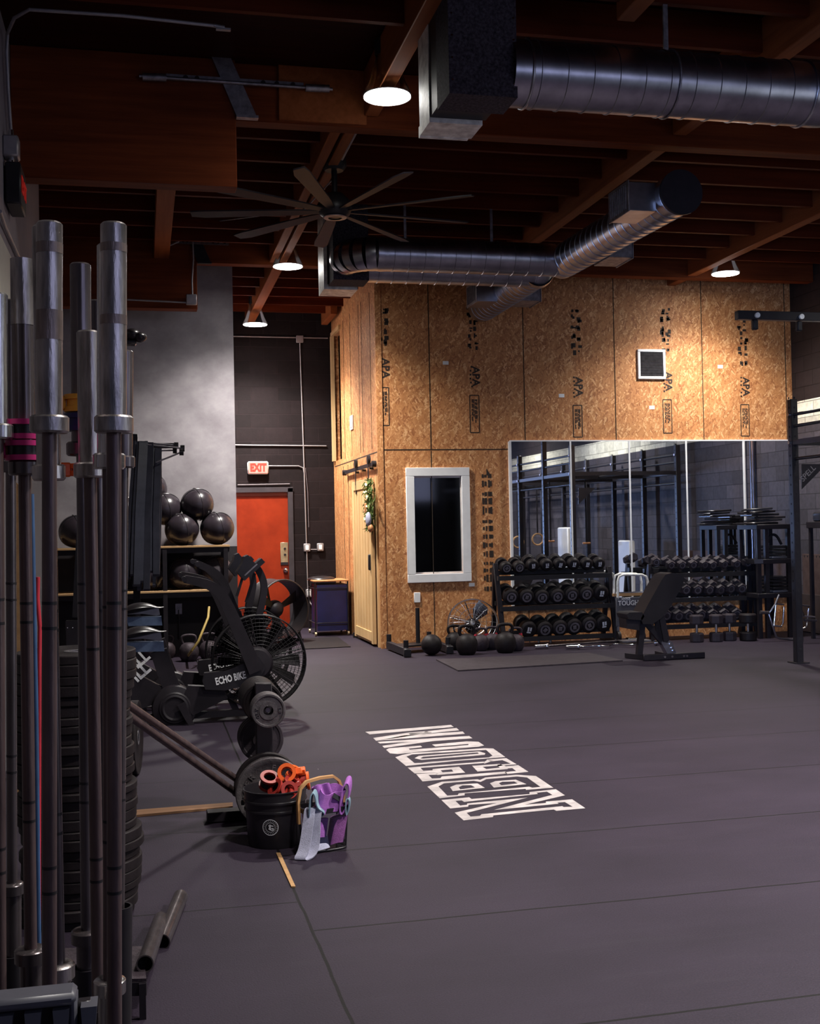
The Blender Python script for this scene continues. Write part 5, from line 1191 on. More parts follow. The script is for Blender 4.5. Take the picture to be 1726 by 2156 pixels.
# gear on the floor beneath the shelf
pipe('yellow hose looping down in front of the ball shelf', [on_y(440, 1278, 13.2), on_y(438, 1300, 13.1), on_y(428, 1325, 13.0), on_y(418, 1350, 12.9), on_y(405, 1368, 12.9), on_z(393, 1385, .02)], .014, yellow_dark, 'hose', 'hose')
def kettlebell(label, c, r, m=iron, ring_=None, group='kettlebells on the floor', hscale=1.0):
    o = thing('kettlebell', label, 'kettlebell', c, 0, group); c = Vector(c)
    MB().lathe([(0, 0), (r * .62, 0), (r * .72, r * .06), (r * .93, r * .45), (r, r * .92), (r * .94, r * 1.30), (r * .72, r * 1.68), (r * .4, r * 1.86), (0, r * 1.9)], c, (0, 0, 1), 32).make('bell_body', m, o)
    hz = hscale; t_ = r * .15
    pts = smooth([c + Vector((-r * .52, 0, r * 1.70)), c + Vector((-r * .74, 0, r * 2.15 * hz)), c + Vector((-r * .62, 0, r * 2.55 * hz)), c + Vector((0, 0, r * 2.62 * hz)), c + Vector((r * .62, 0, r * 2.55 * hz)), c + Vector((r * .74, 0, r * 2.15 * hz)), c + Vector((r * .52, 0, r * 1.70))], 2)
    MB().tube(pts, t_, 10).make('handle', m, o)
    if ring_:
        q = MB()
        for s in (-1, 1): q.lathe([(t_ * 1.1, -.012), (t_ * 1.3, -.012), (t_ * 1.3, .012), (t_ * 1.1, .012)], c + Vector((s * r * .60, 0, r * 1.86)), (s * -.3, 0, 1), 14)
        q.make('colour_ring', ring_, o)
    return o
for k, (px, py, r_) in enumerate(((352, 1385, .10), (398, 1392, .115), (440, 1388, .115), (318, 1388, .10))):
    p = on_z(px, py, 0); kettlebell(('small kettlebell on the floor behind the bike seats', 'kettlebell on the floor below the grey outlet', 'kettlebell on the floor beside the yellow hose', 'kettlebell half hidden by the bike seat slider')[k], (p.x, max(12.2, p.y), 0), r_, iron, None, 'kettlebells under the ball shelf')

# resistance bands hung on a peg rack
by = 11.75
zb0 = on_y(300, 930, by).z
bxl, bxr = on_y(262, 930, by).x, on_y(392, 930, by).x
brk = thing('band_rack', 'black peg rack with knobbed pegs for hanging bands, before the plastered wall', 'band rack', (on_y(305, 930, by).x, by + .2, 0))
bxm = on_y(300, 930, by).x
MB().box((bxm - .08, by + .30, (zb0 + .1) / 2), (.07, .07, zb0 + .1), bev=.004).make('upright_post', soft_black, brk)
MB().box((bxm - .08, by + .22, .03), (.45, .55, .05), bev=.01).make('base_foot', soft_black, brk)
MB().bar((bxm - .25, by + .28, zb0 - .02), (bxr - .1, by + .28, zb0 - .02), .05, .05).make('cross_rail', soft_black, brk)
for (px, py, px1, py1, yy) in ((290, 930, 371, 938, by), (300, 935, 384, 944, by - .08), (292, 950, 368, 948, by + .10), (330, 973, 382, 952, by - .16)):
    a, b = on_y(px, py, yy), on_y(px1, py1, yy)
    pg = MB().cyl(a, b, .008, n=10).cyl(a, (a.x, by + .27, a.z), .008, n=8).make('peg', galv_dull, brk); MB().cyl(b - Vector((.02, 0, 0)), b + Vector((.02, 0, 0)), .033, n=14).make('end_knob', plastic, pg)
bnd = random.Random(4)
for k in range(13):
    u = k / 12; row = k % 2
    xt = on_y(283 + 50 * u, 930, by).x; xb = on_y(268 + 62 * u, 1260, by).x; yy = by - .06 + row * .09 + bnd.uniform(-.02, .02); top_ = zb0 - (.0 if k < 9 else .07) - bnd.uniform(0, .02); bot_ = zb0 - bnd.uniform(1.28, 1.50); wd_ = bnd.choice((.03, .045, .065))
    o = thing('resistance_band', 'flat black resistance band hanging on the peg rack, %s from its post side' % ORD[k], 'resistance band', (xt, yy, top_), 0, 'bands hanging on the peg rack')
    P = [Vector((xt, yy - .022, top_ - .02)), Vector((xt, yy - .012, top_ + .004)), Vector((xt, yy + .012, top_ + .004)), Vector((xt, yy + .022, top_ - .02)), Vector(((xt + xb) / 2 + .01, yy + .03, (top_ + bot_) / 2)), Vector((xb, yy + .02, bot_ + .02)), Vector((xb, yy, bot_)), Vector((xb, yy - .02, bot_ + .02)), Vector(((xt + xb) / 2 - .01, yy - .035, (top_ + bot_) / 2))]
    ang = bnd.uniform(-.9, .5)
    MB().strip(P, (math.cos(ang), math.sin(ang) * .5, 0), wd_, .006, True).make('rubber_loop', band_m, o)

# blue bin in its wooden-topped cart, mat by the door
ct = on_z(676, 1345, 0); cxa, cxb = on_y(660, 1222, 16.1).x, on_y(735, 1222, 16.1).x; cy0, cy1 = 16.1, 16.75; cz = on_y(700, 1223, 16.1).z
cart = thing('utility_cart', 'black wire cart with a thin wooden top against the boarded side wall', 'cart', ((cxa + cxb) / 2, (cy0 + cy1) / 2, 0))
cxb = min(cxb, XO - .06)
MB().box(((cxa + cxb) / 2, (cy0 + cy1) / 2, cz), (cxb - cxa, cy1 - cy0, .02), bev=.003).make('wood_top', copper, cart)
for xx in (cxa + .02, cxb - .02):
    for yy in (cy0 + .02, cy1 - .02):
        lg = MB().cyl((xx, yy, .06), (xx, yy, cz), .011, n=10).make('leg', black, cart); MB().cyl((xx - .012, yy, .03), (xx + .012, yy, .03), .03, n=14).make('caster', brass, lg)
q = MB()
for z in (.18, cz - .1):
    for a, b in (((cxa + .02, cy0 + .02), (cxb - .02, cy0 + .02)), ((cxa + .02, cy1 - .02), (cxb - .02, cy1 - .02)), ((cxa + .02, cy0 + .02), (cxa + .02, cy1 - .02)), ((cxb - .02, cy0 + .02), (cxb - .02, cy1 - .02))): q.tube([(*a, z), (*b, z)], .007, 6)
q.make('side_rail', black, cart)
bxc = (cxa + cxb) / 2 + .05; byc = (cy0 + cy1) / 2
bin_ = thing('trash_bin', 'navy blue bin inside the wire cart', 'bin', (bxc, byc, .20))
MB().prism([(cxa + .05, cy0 + .04, .07), (cxb - .025, cy0 + .04, .07), (cxb - .025, cy1 - .05, .07), (cxa + .05, cy1 - .05, .07)], (0, 0, cz - .12)).make('bin_wall', navy, bin_)
q = MB().sphere(((cxa + cxb) / 2 - .08, byc + .1, cz + .015), (.20, .22, .045), 16, 8); o = one('trash_bag', q, vinyl, 'crumpled black bag lying on the wooden cart top', 'bag')
one('floor_mat', MB().prism([on_z(640, 1366, .01), on_z(738, 1361, .01), on_z(710, 1340, .01), on_z(640, 1344, .01)], (0, 0, -.009)), rubber, 'thin dark floor mat in front of the blue bin', 'mat')
one('floor_mat', MB().prism([on_z(964, 1411, .014), on_z(1311, 1390, .014), on_z(1240, 1374, .014), on_z(918, 1388, .014)], (0, 0, -.013)), rubber_grey, 'thick grey rubber mat in front of the kettlebells', 'mat')

# ================================================================== ALONG THE BOARDED WALL
def bars_frame(name, segs, m, parent, a=.05, b=.05): 
    q = MB()
    for p, r_ in segs: q.bar(p, r_, a, b)
    return q.make(name, m, parent)
# first dumbbell rack (round heads)
ry = 13.62
k1 = thing('dumbbell_rack', 'three-tier black rack of round dumbbells beside the framed window', 'dumbbell rack', (5.2, 13.85, 0))
for (a, b) in (((1042, 1186), (1062, 1362)), ((1281, 1193), (1298, 1352))):
    A_ = on_y(*a, ry + .12); B_ = Vector((on_y(*b, ry - .03).x, ry - .03, 0)); MB().bar(A_, B_, .06, .05, (0, 1, 0), .004).make('side_post', soft_black, k1)
    MB().bar((A_.x, A_.y + .02, A_.z - .05), (B_.x, ry + .42, .0), .05, .05, (0, 1, 0)).make('rear_post', soft_black, k1)
    MB().box((B_.x, ry + .2, .025), (.06, .52, .05), bev=.006).make('foot', soft_black, k1)
def tier(y_l, y_r, xl, xr_, yf, parent, rise=.06, d=.22):
    q = MB(); a, b = on_y(xl, y_l, yf), on_y(xr_, y_r, yf); zz = (a.z + b.z) / 2 - .035
    for dy in (0, d): q.bar((a.x, yf + dy, zz + dy / d * rise), (b.x, yf + dy, zz + dy / d * rise), .055, .055)
    q.make('shelf_rail', black, parent)
tier(1211, 1206, 1047, 1284, ry, k1); tier(1277, 1268, 1053, 1290, ry, k1); tier(1341, 1332, 1060, 1296, ry, k1)
def mk_round(name_lab, r_, L, badge):
    o = thing('dumbbell', name_lab, 'dumbbell', (0, 0, -60), 0, 'round dumbbells on the first rack')
    hl = L * .34
    for s in (-1, 1):
        h_ = MB().lathe([(0, s * L / 2), (r_ * .72, s * L / 2), (r_ * .80, s * (L / 2 - .004)), (r_, s * (L / 2 - .022)), (r_, s * (L / 2 - hl + .015)), (r_ * .9, s * (L / 2 - hl)), (0, s * (L / 2 - hl))], (0, 0, 0), (0, 1, 0), 32).make('head', rubber, o, local=True)
    MB().cyl((0, -L / 2 + hl, 0), (0, L / 2 - hl, 0), .017, n=14).make('handle', bright, o, local=True)
    q = MB(); y_ = -L / 2 - .001
    if badge == 0:
        q.lathe([(r_ * .40, y_), (r_ * .62, y_), (r_ * .62, y_ + .002)], (0, 0, 0), (0, 1, 0), 28); q.box((0, y_, 0), (r_ * .42, .003, r_ * .5)); q.make('end_badge_logo', galv_dull, o, local=True)
    else:
        for (u, v, a, b) in ((-.12, .1, .2, .5), (.18, .12, .22, .45), (-.02, -.28, .5, .16)): q.box((u * r_, y_, v * r_), (a * r_, .003, b * r_))
        q.make('end_badge_logo', letter, o, local=True)
    return o
rows1 = ((.078, .28, ((1067, 1197, 0), (1094, 1196, 0), (1123, 1192, 1), (1152, 1191, 1), (1180, 1190, 1), (1209, 1189, 1), (1237, 1189, 1), (1263, 1188, 1)), 'top'),
         (.098, .33, ((1077, 1258, 0), (1109.5, 1258, 0), (1142, 1259, 0), (1174.5, 1257, 0), (1205, 1254, 0), (1235.5, 1252, 0), (1267, 1250, 1)), 'middle'),
         (.104, .35, ((1114, 1327, 1), (1148, 1327, 0), (1180, 1324, 0), (1210, 1321, 0), (1241.5, 1317, 0), (1272, 1315, 1)), 'bottom'))
drot = random.Random(2)
for r_, L, items, tn in rows1:
    src = {}
    for k, (px, py, bd) in enumerate(items):
        t_ = math.radians(13); c = on_y(px, py, ry - .02) + Vector((0, math.cos(t_), math.sin(t_))) * (L / 2)
        lab = 'black round dumbbell, %s from the window on the %s tier' % (ORD[k], tn); rot = (t_, drot.uniform(-.9, .9) if bd == 0 else drot.uniform(-.15, .15), 0)
        m3 = Matrix.Rotation(t_, 3, 'X') @ Matrix.Rotation(rot[1], 3, 'Y')
        if bd not in src:
            src[bd] = mk_round(lab, r_, L, bd); src[bd].location = c; src[bd].rotation_euler = m3.to_euler()
        else: dup(src[bd], c, m3.to_euler(), lab)
# second dumbbell rack (hexagonal heads)
k2 = thing('dumbbell_rack', 'three-tier black rack of hexagonal dumbbells behind the incline bench', 'dumbbell rack', (6.9, 13.85, 0))
for px0, px1 in ((1367, 1372), (1586, 1592)):
    A_ = on_y(px0, 1188, ry + .12); B_ = Vector((on_y(px1, 1340, ry).x, ry, 0)); MB().bar(A_, B_, .05, .05, (0, 1, 0), .004).make('side_post', soft_black, k2)
    MB().bar((A_.x, A_.y, A_.z - .04), (B_.x, ry + .42, 0), .05, .05, (0, 1, 0)).make('rear_post', soft_black, k2)
tier(1206, 1202, 1370, 1588, ry, k2); tier(1258, 1254, 1372, 1590, ry, k2); tier(1314, 1309, 1372, 1592, ry, k2)
def mk_hex(lab, r_, L):
    o = thing('dumbbell', lab, 'dumbbell', (0, 0, -60), 0, 'hexagonal dumbbells on the second rack'); hl = L * .34
    for s in (-1, 1): MB().lathe([(0, s * L / 2), (r_ * .78, s * L / 2), (r_, s * (L / 2 - .03)), (r_, s * (L / 2 - hl + .02)), (r_ * .8, s * (L / 2 - hl)), (0, s * (L / 2 - hl))], (0, 0, 0), (0, 1, 0), 6, PI / 6, PI / 6 + 2 * PI).make('head', rubber_grey, o, local=True, angle=20)
    MB().lathe([(.013, -L / 2 + hl), (.017, 0), (.013, L / 2 - hl)], (0, 0, 0), (0, 1, 0), 14).make('handle', bright, o, local=True)
    q = MB(); q.lathe([(r_ * .36, -L / 2 - .001), (r_ * .55, -L / 2 - .001), (r_ * .55, -L / 2 + .001)], (0, 0, 0), (0, 1, 0), 20); q.make('end_badge_logo', galv_dull, o, local=True)
    return o
rows2 = ((.066, .24, ((1384, 1184), (1414, 1191), (1437.6, 1191), (1461, 1190), (1483, 1190), (1502, 1191), (1526, 1189), (1553, 1188), (1577, 1186)), 'top'),
         (.078, .27, ((1446, 1243), (1471, 1243), (1494.5, 1243), (1516, 1243), (1539, 1240), (1564, 1240)), 'middle'),
         (.090, .30, ((1402, 1297), (1428, 1298), (1449, 1297), (1475, 1296), (1500, 1296), (1524, 1295), (1552, 1294)), 'bottom'))
for r_, L, items, tn in rows2:
    s0 = None
    for k, (px, py) in enumerate(items):
        t_ = math.radians(14); c = on_y(px, py, ry - .02) + Vector((0, math.cos(t_), math.sin(t_))) * (L / 2); rz_ = drot.uniform(-.12, .12)
        lab = 'hexagonal dumbbell, %s along the %s tier behind the bench' % (ORD[k], tn)
        m3 = Matrix.Rotation(rz_, 3, 'Z') @ Matrix.Rotation(t_, 3, 'X')
        if s0 is None: s0 = mk_hex(lab, r_, L); s0.location = c; s0.rotation_euler = m3.to_euler()
        else: dup(s0, c, m3.to_euler(), lab)
hx = None
for k, (px, ytop, ybot, r_) in enumerate(((1467, 1284, 1341, .085), (1508, 1285, 1340, .085), (1536, 1283, 1338, .085), (1575, 1284, 1338, .105))):
    p = on_z(px, ybot + 11, 0); lab = ('heavy dumbbell standing on end just behind the bench', 'second heavy dumbbell standing on end from the bench', 'third heavy dumbbell standing on end from the bench', 'wide round dumbbell standing on end beside the shelf unit')[k]
    L = .335; o = thing('dumbbell', lab, 'dumbbell', (p.x, p.y, 0), 0, 'dumbbells standing on the floor')
    nseg = 6 if k < 3 else 28
    for z0_, z1_ in ((0, .115), (L - .115, L)): MB().lathe([(0, z0_), (r_ * .9, z0_), (r_, z0_ + .015), (r_, z1_ - .015), (r_ * .9, z1_), (0, z1_)], (p.x, p.y, 0), (0, 0, 1), nseg).make('head', rubber_grey if k < 3 else rubber, o, angle=25)
    MB().cyl((p.x, p.y, .11), (p.x, p.y, L - .11), .018, n=14).make('handle', bright, o)

# sled with posts
sl = thing('weight_sled', 'low black push sled with short posts in front of the boarded wall', 'sled', on_z(885, 1375, 0))
sa, sb = on_z(857, 1384, 0), on_z(818, 1368, 0); sc_ = on_z(946, 1377, 0); sd = sc_ + (sb - sa)
for a, b in ((sa, sb), (sc_, sd)):
    rl = MB().bar(a + Vector((0, 0, .06)), b + Vector((0, 0, .06)), .06, .09, (0, 0, 1), .006).make('runner', soft_black, sl)
    MB().box(a + Vector((0, -.01, .05)), (.085, .05, .09), bev=.006).make('runner_toe', black, sl)
    MB().cyl(a + Vector((0, .05, .08)), a + Vector((0, .05, .19)), .03, n=16).make('stub_post', black, sl); MB().cyl(b + Vector((0, -.03, .08)), b + Vector((0, -.03, .19)), .03, n=16).make('stub_post', black, sl)
mid = sa.lerp(sb, .45) + Vector((-.031, 0, .065)); fw = (sb - sa).normalized()
q = MB().sphere(mid + fw * -.12 + Vector((.064, 0, 0)), (.004, .012, .012), 10, 6).box(mid + fw * .02 + Vector((.064, 0, 0)), (.003, .16, .018), rz=math.atan2(fw.y, fw.x) - PI / 2); q.make('badge_logo', letter, sl)
ca, cb2 = (sa + sb) / 2, (sc_ + sd) / 2
MB().bar(ca + Vector((0, .05, .085)), cb2 + Vector((0, .05, .085)), .30, .02).make('cross_plate', black, sl)
pb = on_y(880, 1352, (ca.y + cb2.y) / 2 + .12); MB().cyl((pb.x, pb.y, .09), (pb.x, pb.y, on_y(878, 1280, pb.y).z), .026, n=16).make('tall_post', black, sl)
p = on_z(908, 1379, 0); o = one('slam_ball', MB().sphere((p.x, p.y - .02, .121), .121, 32, 20), rubber, 'matte black slam ball in front of the low sled', 'slam ball')
for px, py, r_, m_, rg, lab in ((983, 1378, .128, rubber, None, 'fat black kettlebell foremost in front of the clear fan'), (957, 1368, .112, rubber, None, 'black kettlebell just behind the foremost one, nearer the sled'), (1012, 1370, .102, iron, red_cord, 'red-ringed kettlebell beside the foremost one'),
                                (1036, 1367, .102, iron, red_cord, 'red-ringed kettlebell in the middle of the row'), (1064, 1374, .128, rubber, None, 'fat black kettlebell at the foot of the dumbbell rack'), (1086, 1370, .104, iron, red_cord, 'red-ringed kettlebell tucked against the dumbbell rack')):
    p = on_z(px, py, 0); kettlebell(lab, (p.x, p.y, 0), r_, m_, rg, 'kettlebells by the dumbbell rack', 1.0)
# clear-bladed floor fan
fp = Vector((on_y(995, 1312, 13.72).x, 13.72, on_y(995, 1312, 13.72).z)); fax = Vector((-.25, -.9, .35)).normalized(); u_, v_, _ = basis(fax)
ff = thing('floor_fan', 'round floor fan with shiny blades behind the kettlebells', 'floor fan', (fp.x, fp.y, 0))
q = MB()
for rr_ in (.10, .17, .24, .29, .305): q.torus(fp + fax * (.05 if rr_ < .3 else 0), rr_, .003 if rr_ < .3 else .007, fax, 40, 5)
for k in range(18):
    a = 2 * PI * k / 18; u = u_ * math.cos(a) + v_ * math.sin(a); q.tube([fp + fax * .06 + u * .05, fp + fax * .05 + u * .24, fp + u * .305], .0018, 4)
q.make('guard_mesh', galv, ff)
MB().lathe([(.305, -.10), (.315, 0), (.305, .02)], fp, fax, 40).make('clear_shroud', clear, ff)
q = MB()
for a in (1.9, 2.9): u = u_ * math.cos(a) + v_ * math.sin(a); q.tube([fp + u * .03 + fax * .03, fp + u * .28 + fax * .03, fp + u * .30 + u_ * .02], .008, 8)
q.make('blade_edge_glint', bright, ff)  # bright tubes added for the glints along two blade edges
for k in range(3):
    a = 2 * PI * k / 3 + 1.0; u = u_ * math.cos(a) + v_ * math.sin(a); t_ = fax.cross(u)
    MB().prism([fp + u * .04 - t_ * .02, fp + u * .2 - t_ * .09 - fax * .03, fp + u * .27 - t_ * .05 - fax * .02, fp + u * .28 + t_ * .08 + fax * .03, fp + u * .15 + t_ * .09 + fax * .03, fp + u * .04 + t_ * .02], fax * .004).make('blade', bright if k == 0 else clear, ff)
MB().lathe([(0, .03), (.03, .025), (.035, 0), (.035, -.04), (0, -.05)], fp, fax, 20).make('hub', galv, ff)
MB().sphere(fp - fax * .13, (.10, .10, .10), 18, 10).make('motor', soft_black, ff)
q = MB().torus((fp.x, fp.y + .02, .015), .19, .014, (0, 0, 1), 28, 6)
for s in (-1, 1): q.tube([(fp.x + s * .19, fp.y + .02, .02), (fp.x + s * .25, fp.y + .0, fp.z)], .012, 8)
q.make('stand_frame', soft_black, ff)
# bars on the floor under the first rack
def short_bar(label, a, b, ez=None, sl=.16, rs_=.025):
    a, b = Vector(a), Vector(b); ax = (b - a).normalized(); o = thing('short_barbell', label, 'barbell', a, 0, 'bars on the floor under the rack')
    for e, d_ in ((a, 1), (b, -1)):
        MB().cyl(e, e + ax * d_ * sl, rs_, n=18).make('sleeve', bright, o); MB().cyl(e + ax * d_ * sl, e + ax * d_ * (sl + .022), rs_ * 1.35, n=18).make('collar', bright, o)
    i0, i1 = a + ax * (sl + .02), b - ax * (sl + .02); pts = [i0, i1]
    if ez: pts = [i0, i0.lerp(i1, .22), i0.lerp(i1, .34) + ez, i0.lerp(i1, .46) - ez * .6, i0.lerp(i1, .54) - ez * .6, i0.lerp(i1, .66) + ez, i0.lerp(i1, .78), i1]
    MB().tube(pts, .013, 10).make('shaft', bright if ez else dark_steel, o); return o
short_bar('straight short bar lying on the floor, shiny sleeve below the small stand', on_z(1125, 1362, .035), on_z(1345, 1346, .035))
short_bar('zigzag curl bar lying on the floor below the first rack', on_z(1191, 1363, .035), on_z(1405, 1352, .035), Vector((0, -.10, 0)), .15)
short_bar('bar lying along the wall beneath the lowest dumbbells', on_z(1090, 1344, .035), on_z(1252, 1338, .035))
ps = thing('push_up_stand', 'small stand with a dark top bar on two chrome posts before the first rack', 'push-up stand', on_z(1146, 1358, 0))
pa, pb_ = on_z(1134, 1356, 0), on_z(1159, 1355, 0)
for p in (pa, pb_): MB().cyl((p.x, p.y, .0), (p.x, p.y, .20), .016, n=14).make('chrome_post', bright, ps)
MB().bar((pa.x - .09, pa.y, .215), (pb_.x + .09, pa.y, .215), .07, .05, (0, 0, 1), .012).make('top_bar', soft_black, ps)

# platform cart with folded handle, printed panel
hy = 13.55
ht = thing('hand_truck', 'upright trolley with two bent tube handles and a printed grey panel between the racks', 'hand truck', (on_y(1328, 1330, hy).x, hy, 0))
for (pxa, pxb, yt, yy, w0) in ((1300, 1363, 1210, hy, 1262), (1292, 1350, 1208, hy + .06, 1256)):
    pts = [on_y(pxa, w0, yy), on_y(pxa, 1224, yy), on_y(pxa + 3, yt + 4, yy), on_y(pxa + 12, yt, yy), on_y(pxb - 12, yt, yy), on_y(pxb - 3, yt + 4, yy), on_y(pxb, 1224, yy), on_y(pxb, w0, yy)]
    MB().tube(pts, .016, 10).make('tube_handle', pale_sheet, ht)
a, b = on_y(1296, 1258, hy), on_y(1356, 1256, hy); zb_ = on_y(1325, 1318, hy).z
pn = MB().box(((a.x + b.x) / 2, hy, (a.z + zb_) / 2), (b.x - a.x, .03, a.z - zb_), bev=.004).make('panel', grey_plastic, ht)
MB().text('TOUGH', .085, ((a.x + b.x) / 2 - .03, hy - .017, a.z - .075), (1, 0, 0), (0, 0, 1), .001, .9).make('lettering', letter, pn)
MB().text('HYPER', .045, ((a.x + b.x) / 2 - .06, hy - .017, a.z - .022), (1, 0, 0), (0, 0, 1), .001, .9).make('small_lettering', letter, pn)
MB().box(((a.x + b.x) / 2, hy + .03, a.z + .03), (b.x - a.x + .05, .06, .035)).make('wood_edge', tan_wood, ht)
q = MB().cyl(((a.x + b.x) / 2, hy + .03, a.z + .055), ((a.x + b.x) / 2 + .01, hy + .03, a.z + .055), .01, n=8).bar((a.x, hy + .02, a.z + .055), (b.x + .04, hy + .02, a.z + .055), .02, .02); q.make('cross_bar', bright, ht)
for s in (a.x + .03, b.x - .03):
    MB().bar((s, hy + .03, a.z), (s, hy + .03, .10), .035, .03).make('side_rail', galv, ht); MB().cyl((s - .02, hy + .03, .075), (s + .02, hy + .03, .075), .075, n=20).make('wheel', rubber, ht)
MB().box(((a.x + b.x) / 2, hy - .08, .03), (b.x - a.x, .2, .02)).make('toe_plate', galv_dull, ht)

# incline bench
ky = 11.72
bn = thing('incline_bench', 'black adjustable bench set upright in front of the hexagonal dumbbells', 'bench', on_z(1400, 1392, 0))
def BP(*pp): return [on_y(*p, ky) for p in pp]
def slab(pts, y0, y1): return MB().prism([(p.x, ky - .14 + y0, p.z) for p in pts], (0, y1 - y0, 0))
slab(BP((1338, 1300), (1352, 1272), (1381, 1220), (1389, 1209), (1402, 1205), (1420, 1207), (1428, 1216), (1426, 1228), (1402, 1272), (1390, 1290), (1380, 1300), (1362, 1312), (1342, 1312)), 0, .28).make('backrest_pad', vinyl, bn)
slab(BP((1308, 1292), (1314, 1288), (1340, 1287), (1345, 1296), (1340, 1304), (1312, 1302)), 0, .28).make('seat_pad', vinyl, bn)
slab(BP((1310, 1302), (1340, 1304), (1338, 1326), (1312, 1322)), .04, .24).make('seat_frame', soft_black, bn)
for yy in (.06, .20): slab(BP((1376, 1272), (1387, 1272), (1403, 1345), (1398, 1352), (1391, 1350)), yy, yy + .025).make('support_arm', soft_black, bn)
q = slab(BP((1395, 1346), (1410, 1350), (1420, 1375), (1419, 1380), (1403, 1379), (1388, 1352)), .09, .19); q.make('ladder_bracket', galv, bn)
q = MB()
for px, py in ((1405, 1346), (1411, 1356), (1415, 1364), (1418, 1370)): p = on_y(px, py, ky - .06); q.cyl((p.x, ky - .07, p.z), (p.x, ky + .07, p.z), .012, n=10)
q.make('notch_bolt', bright, bn)
q = MB().bar(BP((1352, 1305))[0], BP((1345, 1378))[0], .06, .06, (0, 1, 0)); q.make('rear_leg', soft_black, bn)
q = MB().bar(BP((1360, 1312))[0], BP((1412, 1376))[0], .05, .05, (0, 1, 0)); q.make('main_beam', soft_black, bn)
zf = .03; fa, fb = on_z(1355, 1392, .0), on_z(1476, 1384, .0)
MB().bar((fa.x, ky - .05, .035), (fb.x, ky - .05, .035), .05, .065, (0, 0, 1), .006).make('floor_rail', soft_black, bn)
MB().bar((fa.x - .05, ky + .28, .03), (fa.x + .1, ky - .05, .03), .05, .05).make('foot', soft_black, bn); MB().bar((on_z(1345, 1372).x, ky - .05, .03), (on_z(1345, 1372).x, ky + .34, .03), .05, .05).make('foot', soft_black, bn)
q = MB()
for px in (1411, 1430, 1460, 1468): p = on_z(px, 1386, .035); q.cyl((p.x, ky - .075, .035), (p.x, ky - .085, .035), .012, n=10)
q.make('rail_bolt', bright, bn)

# ================================================================== RIGHT-HAND WALL
s_y0, s_y1 = 13.30, 13.80
sx0, sx1 = on_y(1595, 1200, s_y0).x, on_y(1672, 1200, s_y0).x
su = thing('shelf_unit', 'black open shelf unit stacked with pads beside the block wall', 'shelf', ((sx0 + sx1) / 2, (s_y0 + s_y1) / 2, 0))
zs = [on_y(1630, yy, s_y0).z for yy in (1109, 1182, 1254)]
for z in zs: MB().box(((sx0 + sx1) / 2, (s_y0 + s_y1) / 2, z), (sx1 - sx0, s_y1 - s_y0, .06), bev=.004).make('shelf_board', soft_black, su)
for xx in (sx0 + .03, sx0 + .14, sx1 - .06):
    for yy in (s_y0 + .03, s_y1 - .03): MB().box((xx, yy, zs[0] / 2), (.05, .05, zs[0])).make('post', soft_black, su)
q = on_y(1597, 1182, s_y0 - .002); MB().box((q.x, s_y0 - .003, q.z), (.12, .004, .055)).make('tape_label', grey_plastic, su)
pads = random.Random(8)
for k in range(6):
    xx = (sx0 + sx1) / 2 - .10 + pads.uniform(-.05, .12); z = zs[0] + .035 + k * .036
    o = one('knee_pad', MB().box((xx - .02, (s_y0 + s_y1) / 2 - .04, z + .012), (.44 - k * .02, .32, .026), rz=pads.uniform(-.35, .35), ry=pads.uniform(-.06, .02) * (k > 0), bev=.008), vinyl, 'flat black pad, %s from the bottom of the pile on top of the shelf unit' % ORD[k], 'pad', 'pads piled on the shelf unit')
for sidx, (n_, nm) in enumerate(((4, 'middle'), (5, 'lower'))):
    for k in range(n_):
        z = zs[sidx + 1] + .035 + k * .043; xx = (sx0 + sx1) / 2 + .10
        one('step_tray', MB().box((xx, s_y0 + .2, z + .012), (.27, .36, .024), bev=.008).box((xx, s_y0 + .2, z + .028), (.25, .34, .006)), grey_plastic if k == 0 else plastic, 'thin dark tray, %s from the bottom on the %s shelf of the unit' % (ORD[k], nm), 'tray', 'trays on the shelf unit')
o = thing('ab_roller', 'curved black handle loop on the middle shelf of the unit', 'exercise handle', ((sx0 + sx1) / 2 + .1, s_y0 + .2, zs[1] + .22))
MB().tube(smooth([((sx0 + sx1) / 2 + .0, s_y0 + .2, zs[1] + .21), ((sx0 + sx1) / 2 + .03, s_y0 + .2, zs[1] + .33), ((sx0 + sx1) / 2 + .13, s_y0 + .2, zs[1] + .34), ((sx0 + sx1) / 2 + .2, s_y0 + .2, zs[1] + .21)], 2), .018, 10).make('loop_handle', plastic, o)

# pull-up rig: posts beside the wall, seen in the mirrors
rx_ = on_z(1681, 1396, 0); rgx, rgy = rx_.x, rx_.y; rtop = on_y(1676, 841, rgy).z
rig = thing('pull_up_rig', 'black bolted pull-up rig of tall posts and bars along the block wall', 'rig', (rgx, rgy, 0))
ys = [rgy - 1.3 * k for k in range(7)]
soft_black_ = soft_black; soft_black = plastic
def post(x, y, top):
    p = MB().box((x, y, top / 2), (.076, .076, top), bev=.004).box((x, y, .006), (.16, .16, .012)).make('upright_post', soft_black, rig)
    q = MB()
    for k in range(int(top / .10)): q.cyl((x - .0385, y, .15 + k * .1), (x - .0392, y, .15 + k * .1), .012, n=8).cyl((x, y - .0385, .15 + k * .1), (x, y - .0392, .15 + k * .1), .012, n=8)
    q.make('hole_rivet', dark_room, p)
    q = MB()
    for z in (top - .45, top - .16): q.cyl((x - .039, y, z), (x - .055, y, z), .018, n=10)
    q.make('bolt_head_stud', bright, p)
for k, y in enumerate(ys):
    post(rgx, y, 3.72 if k == 1 else rtop); post(XR - .16, y, rtop)
    MB().bar((rgx, y, rtop - .45), (XR - .16, y, rtop - .45), .06, .06).make('cross_beam', soft_black, rig)
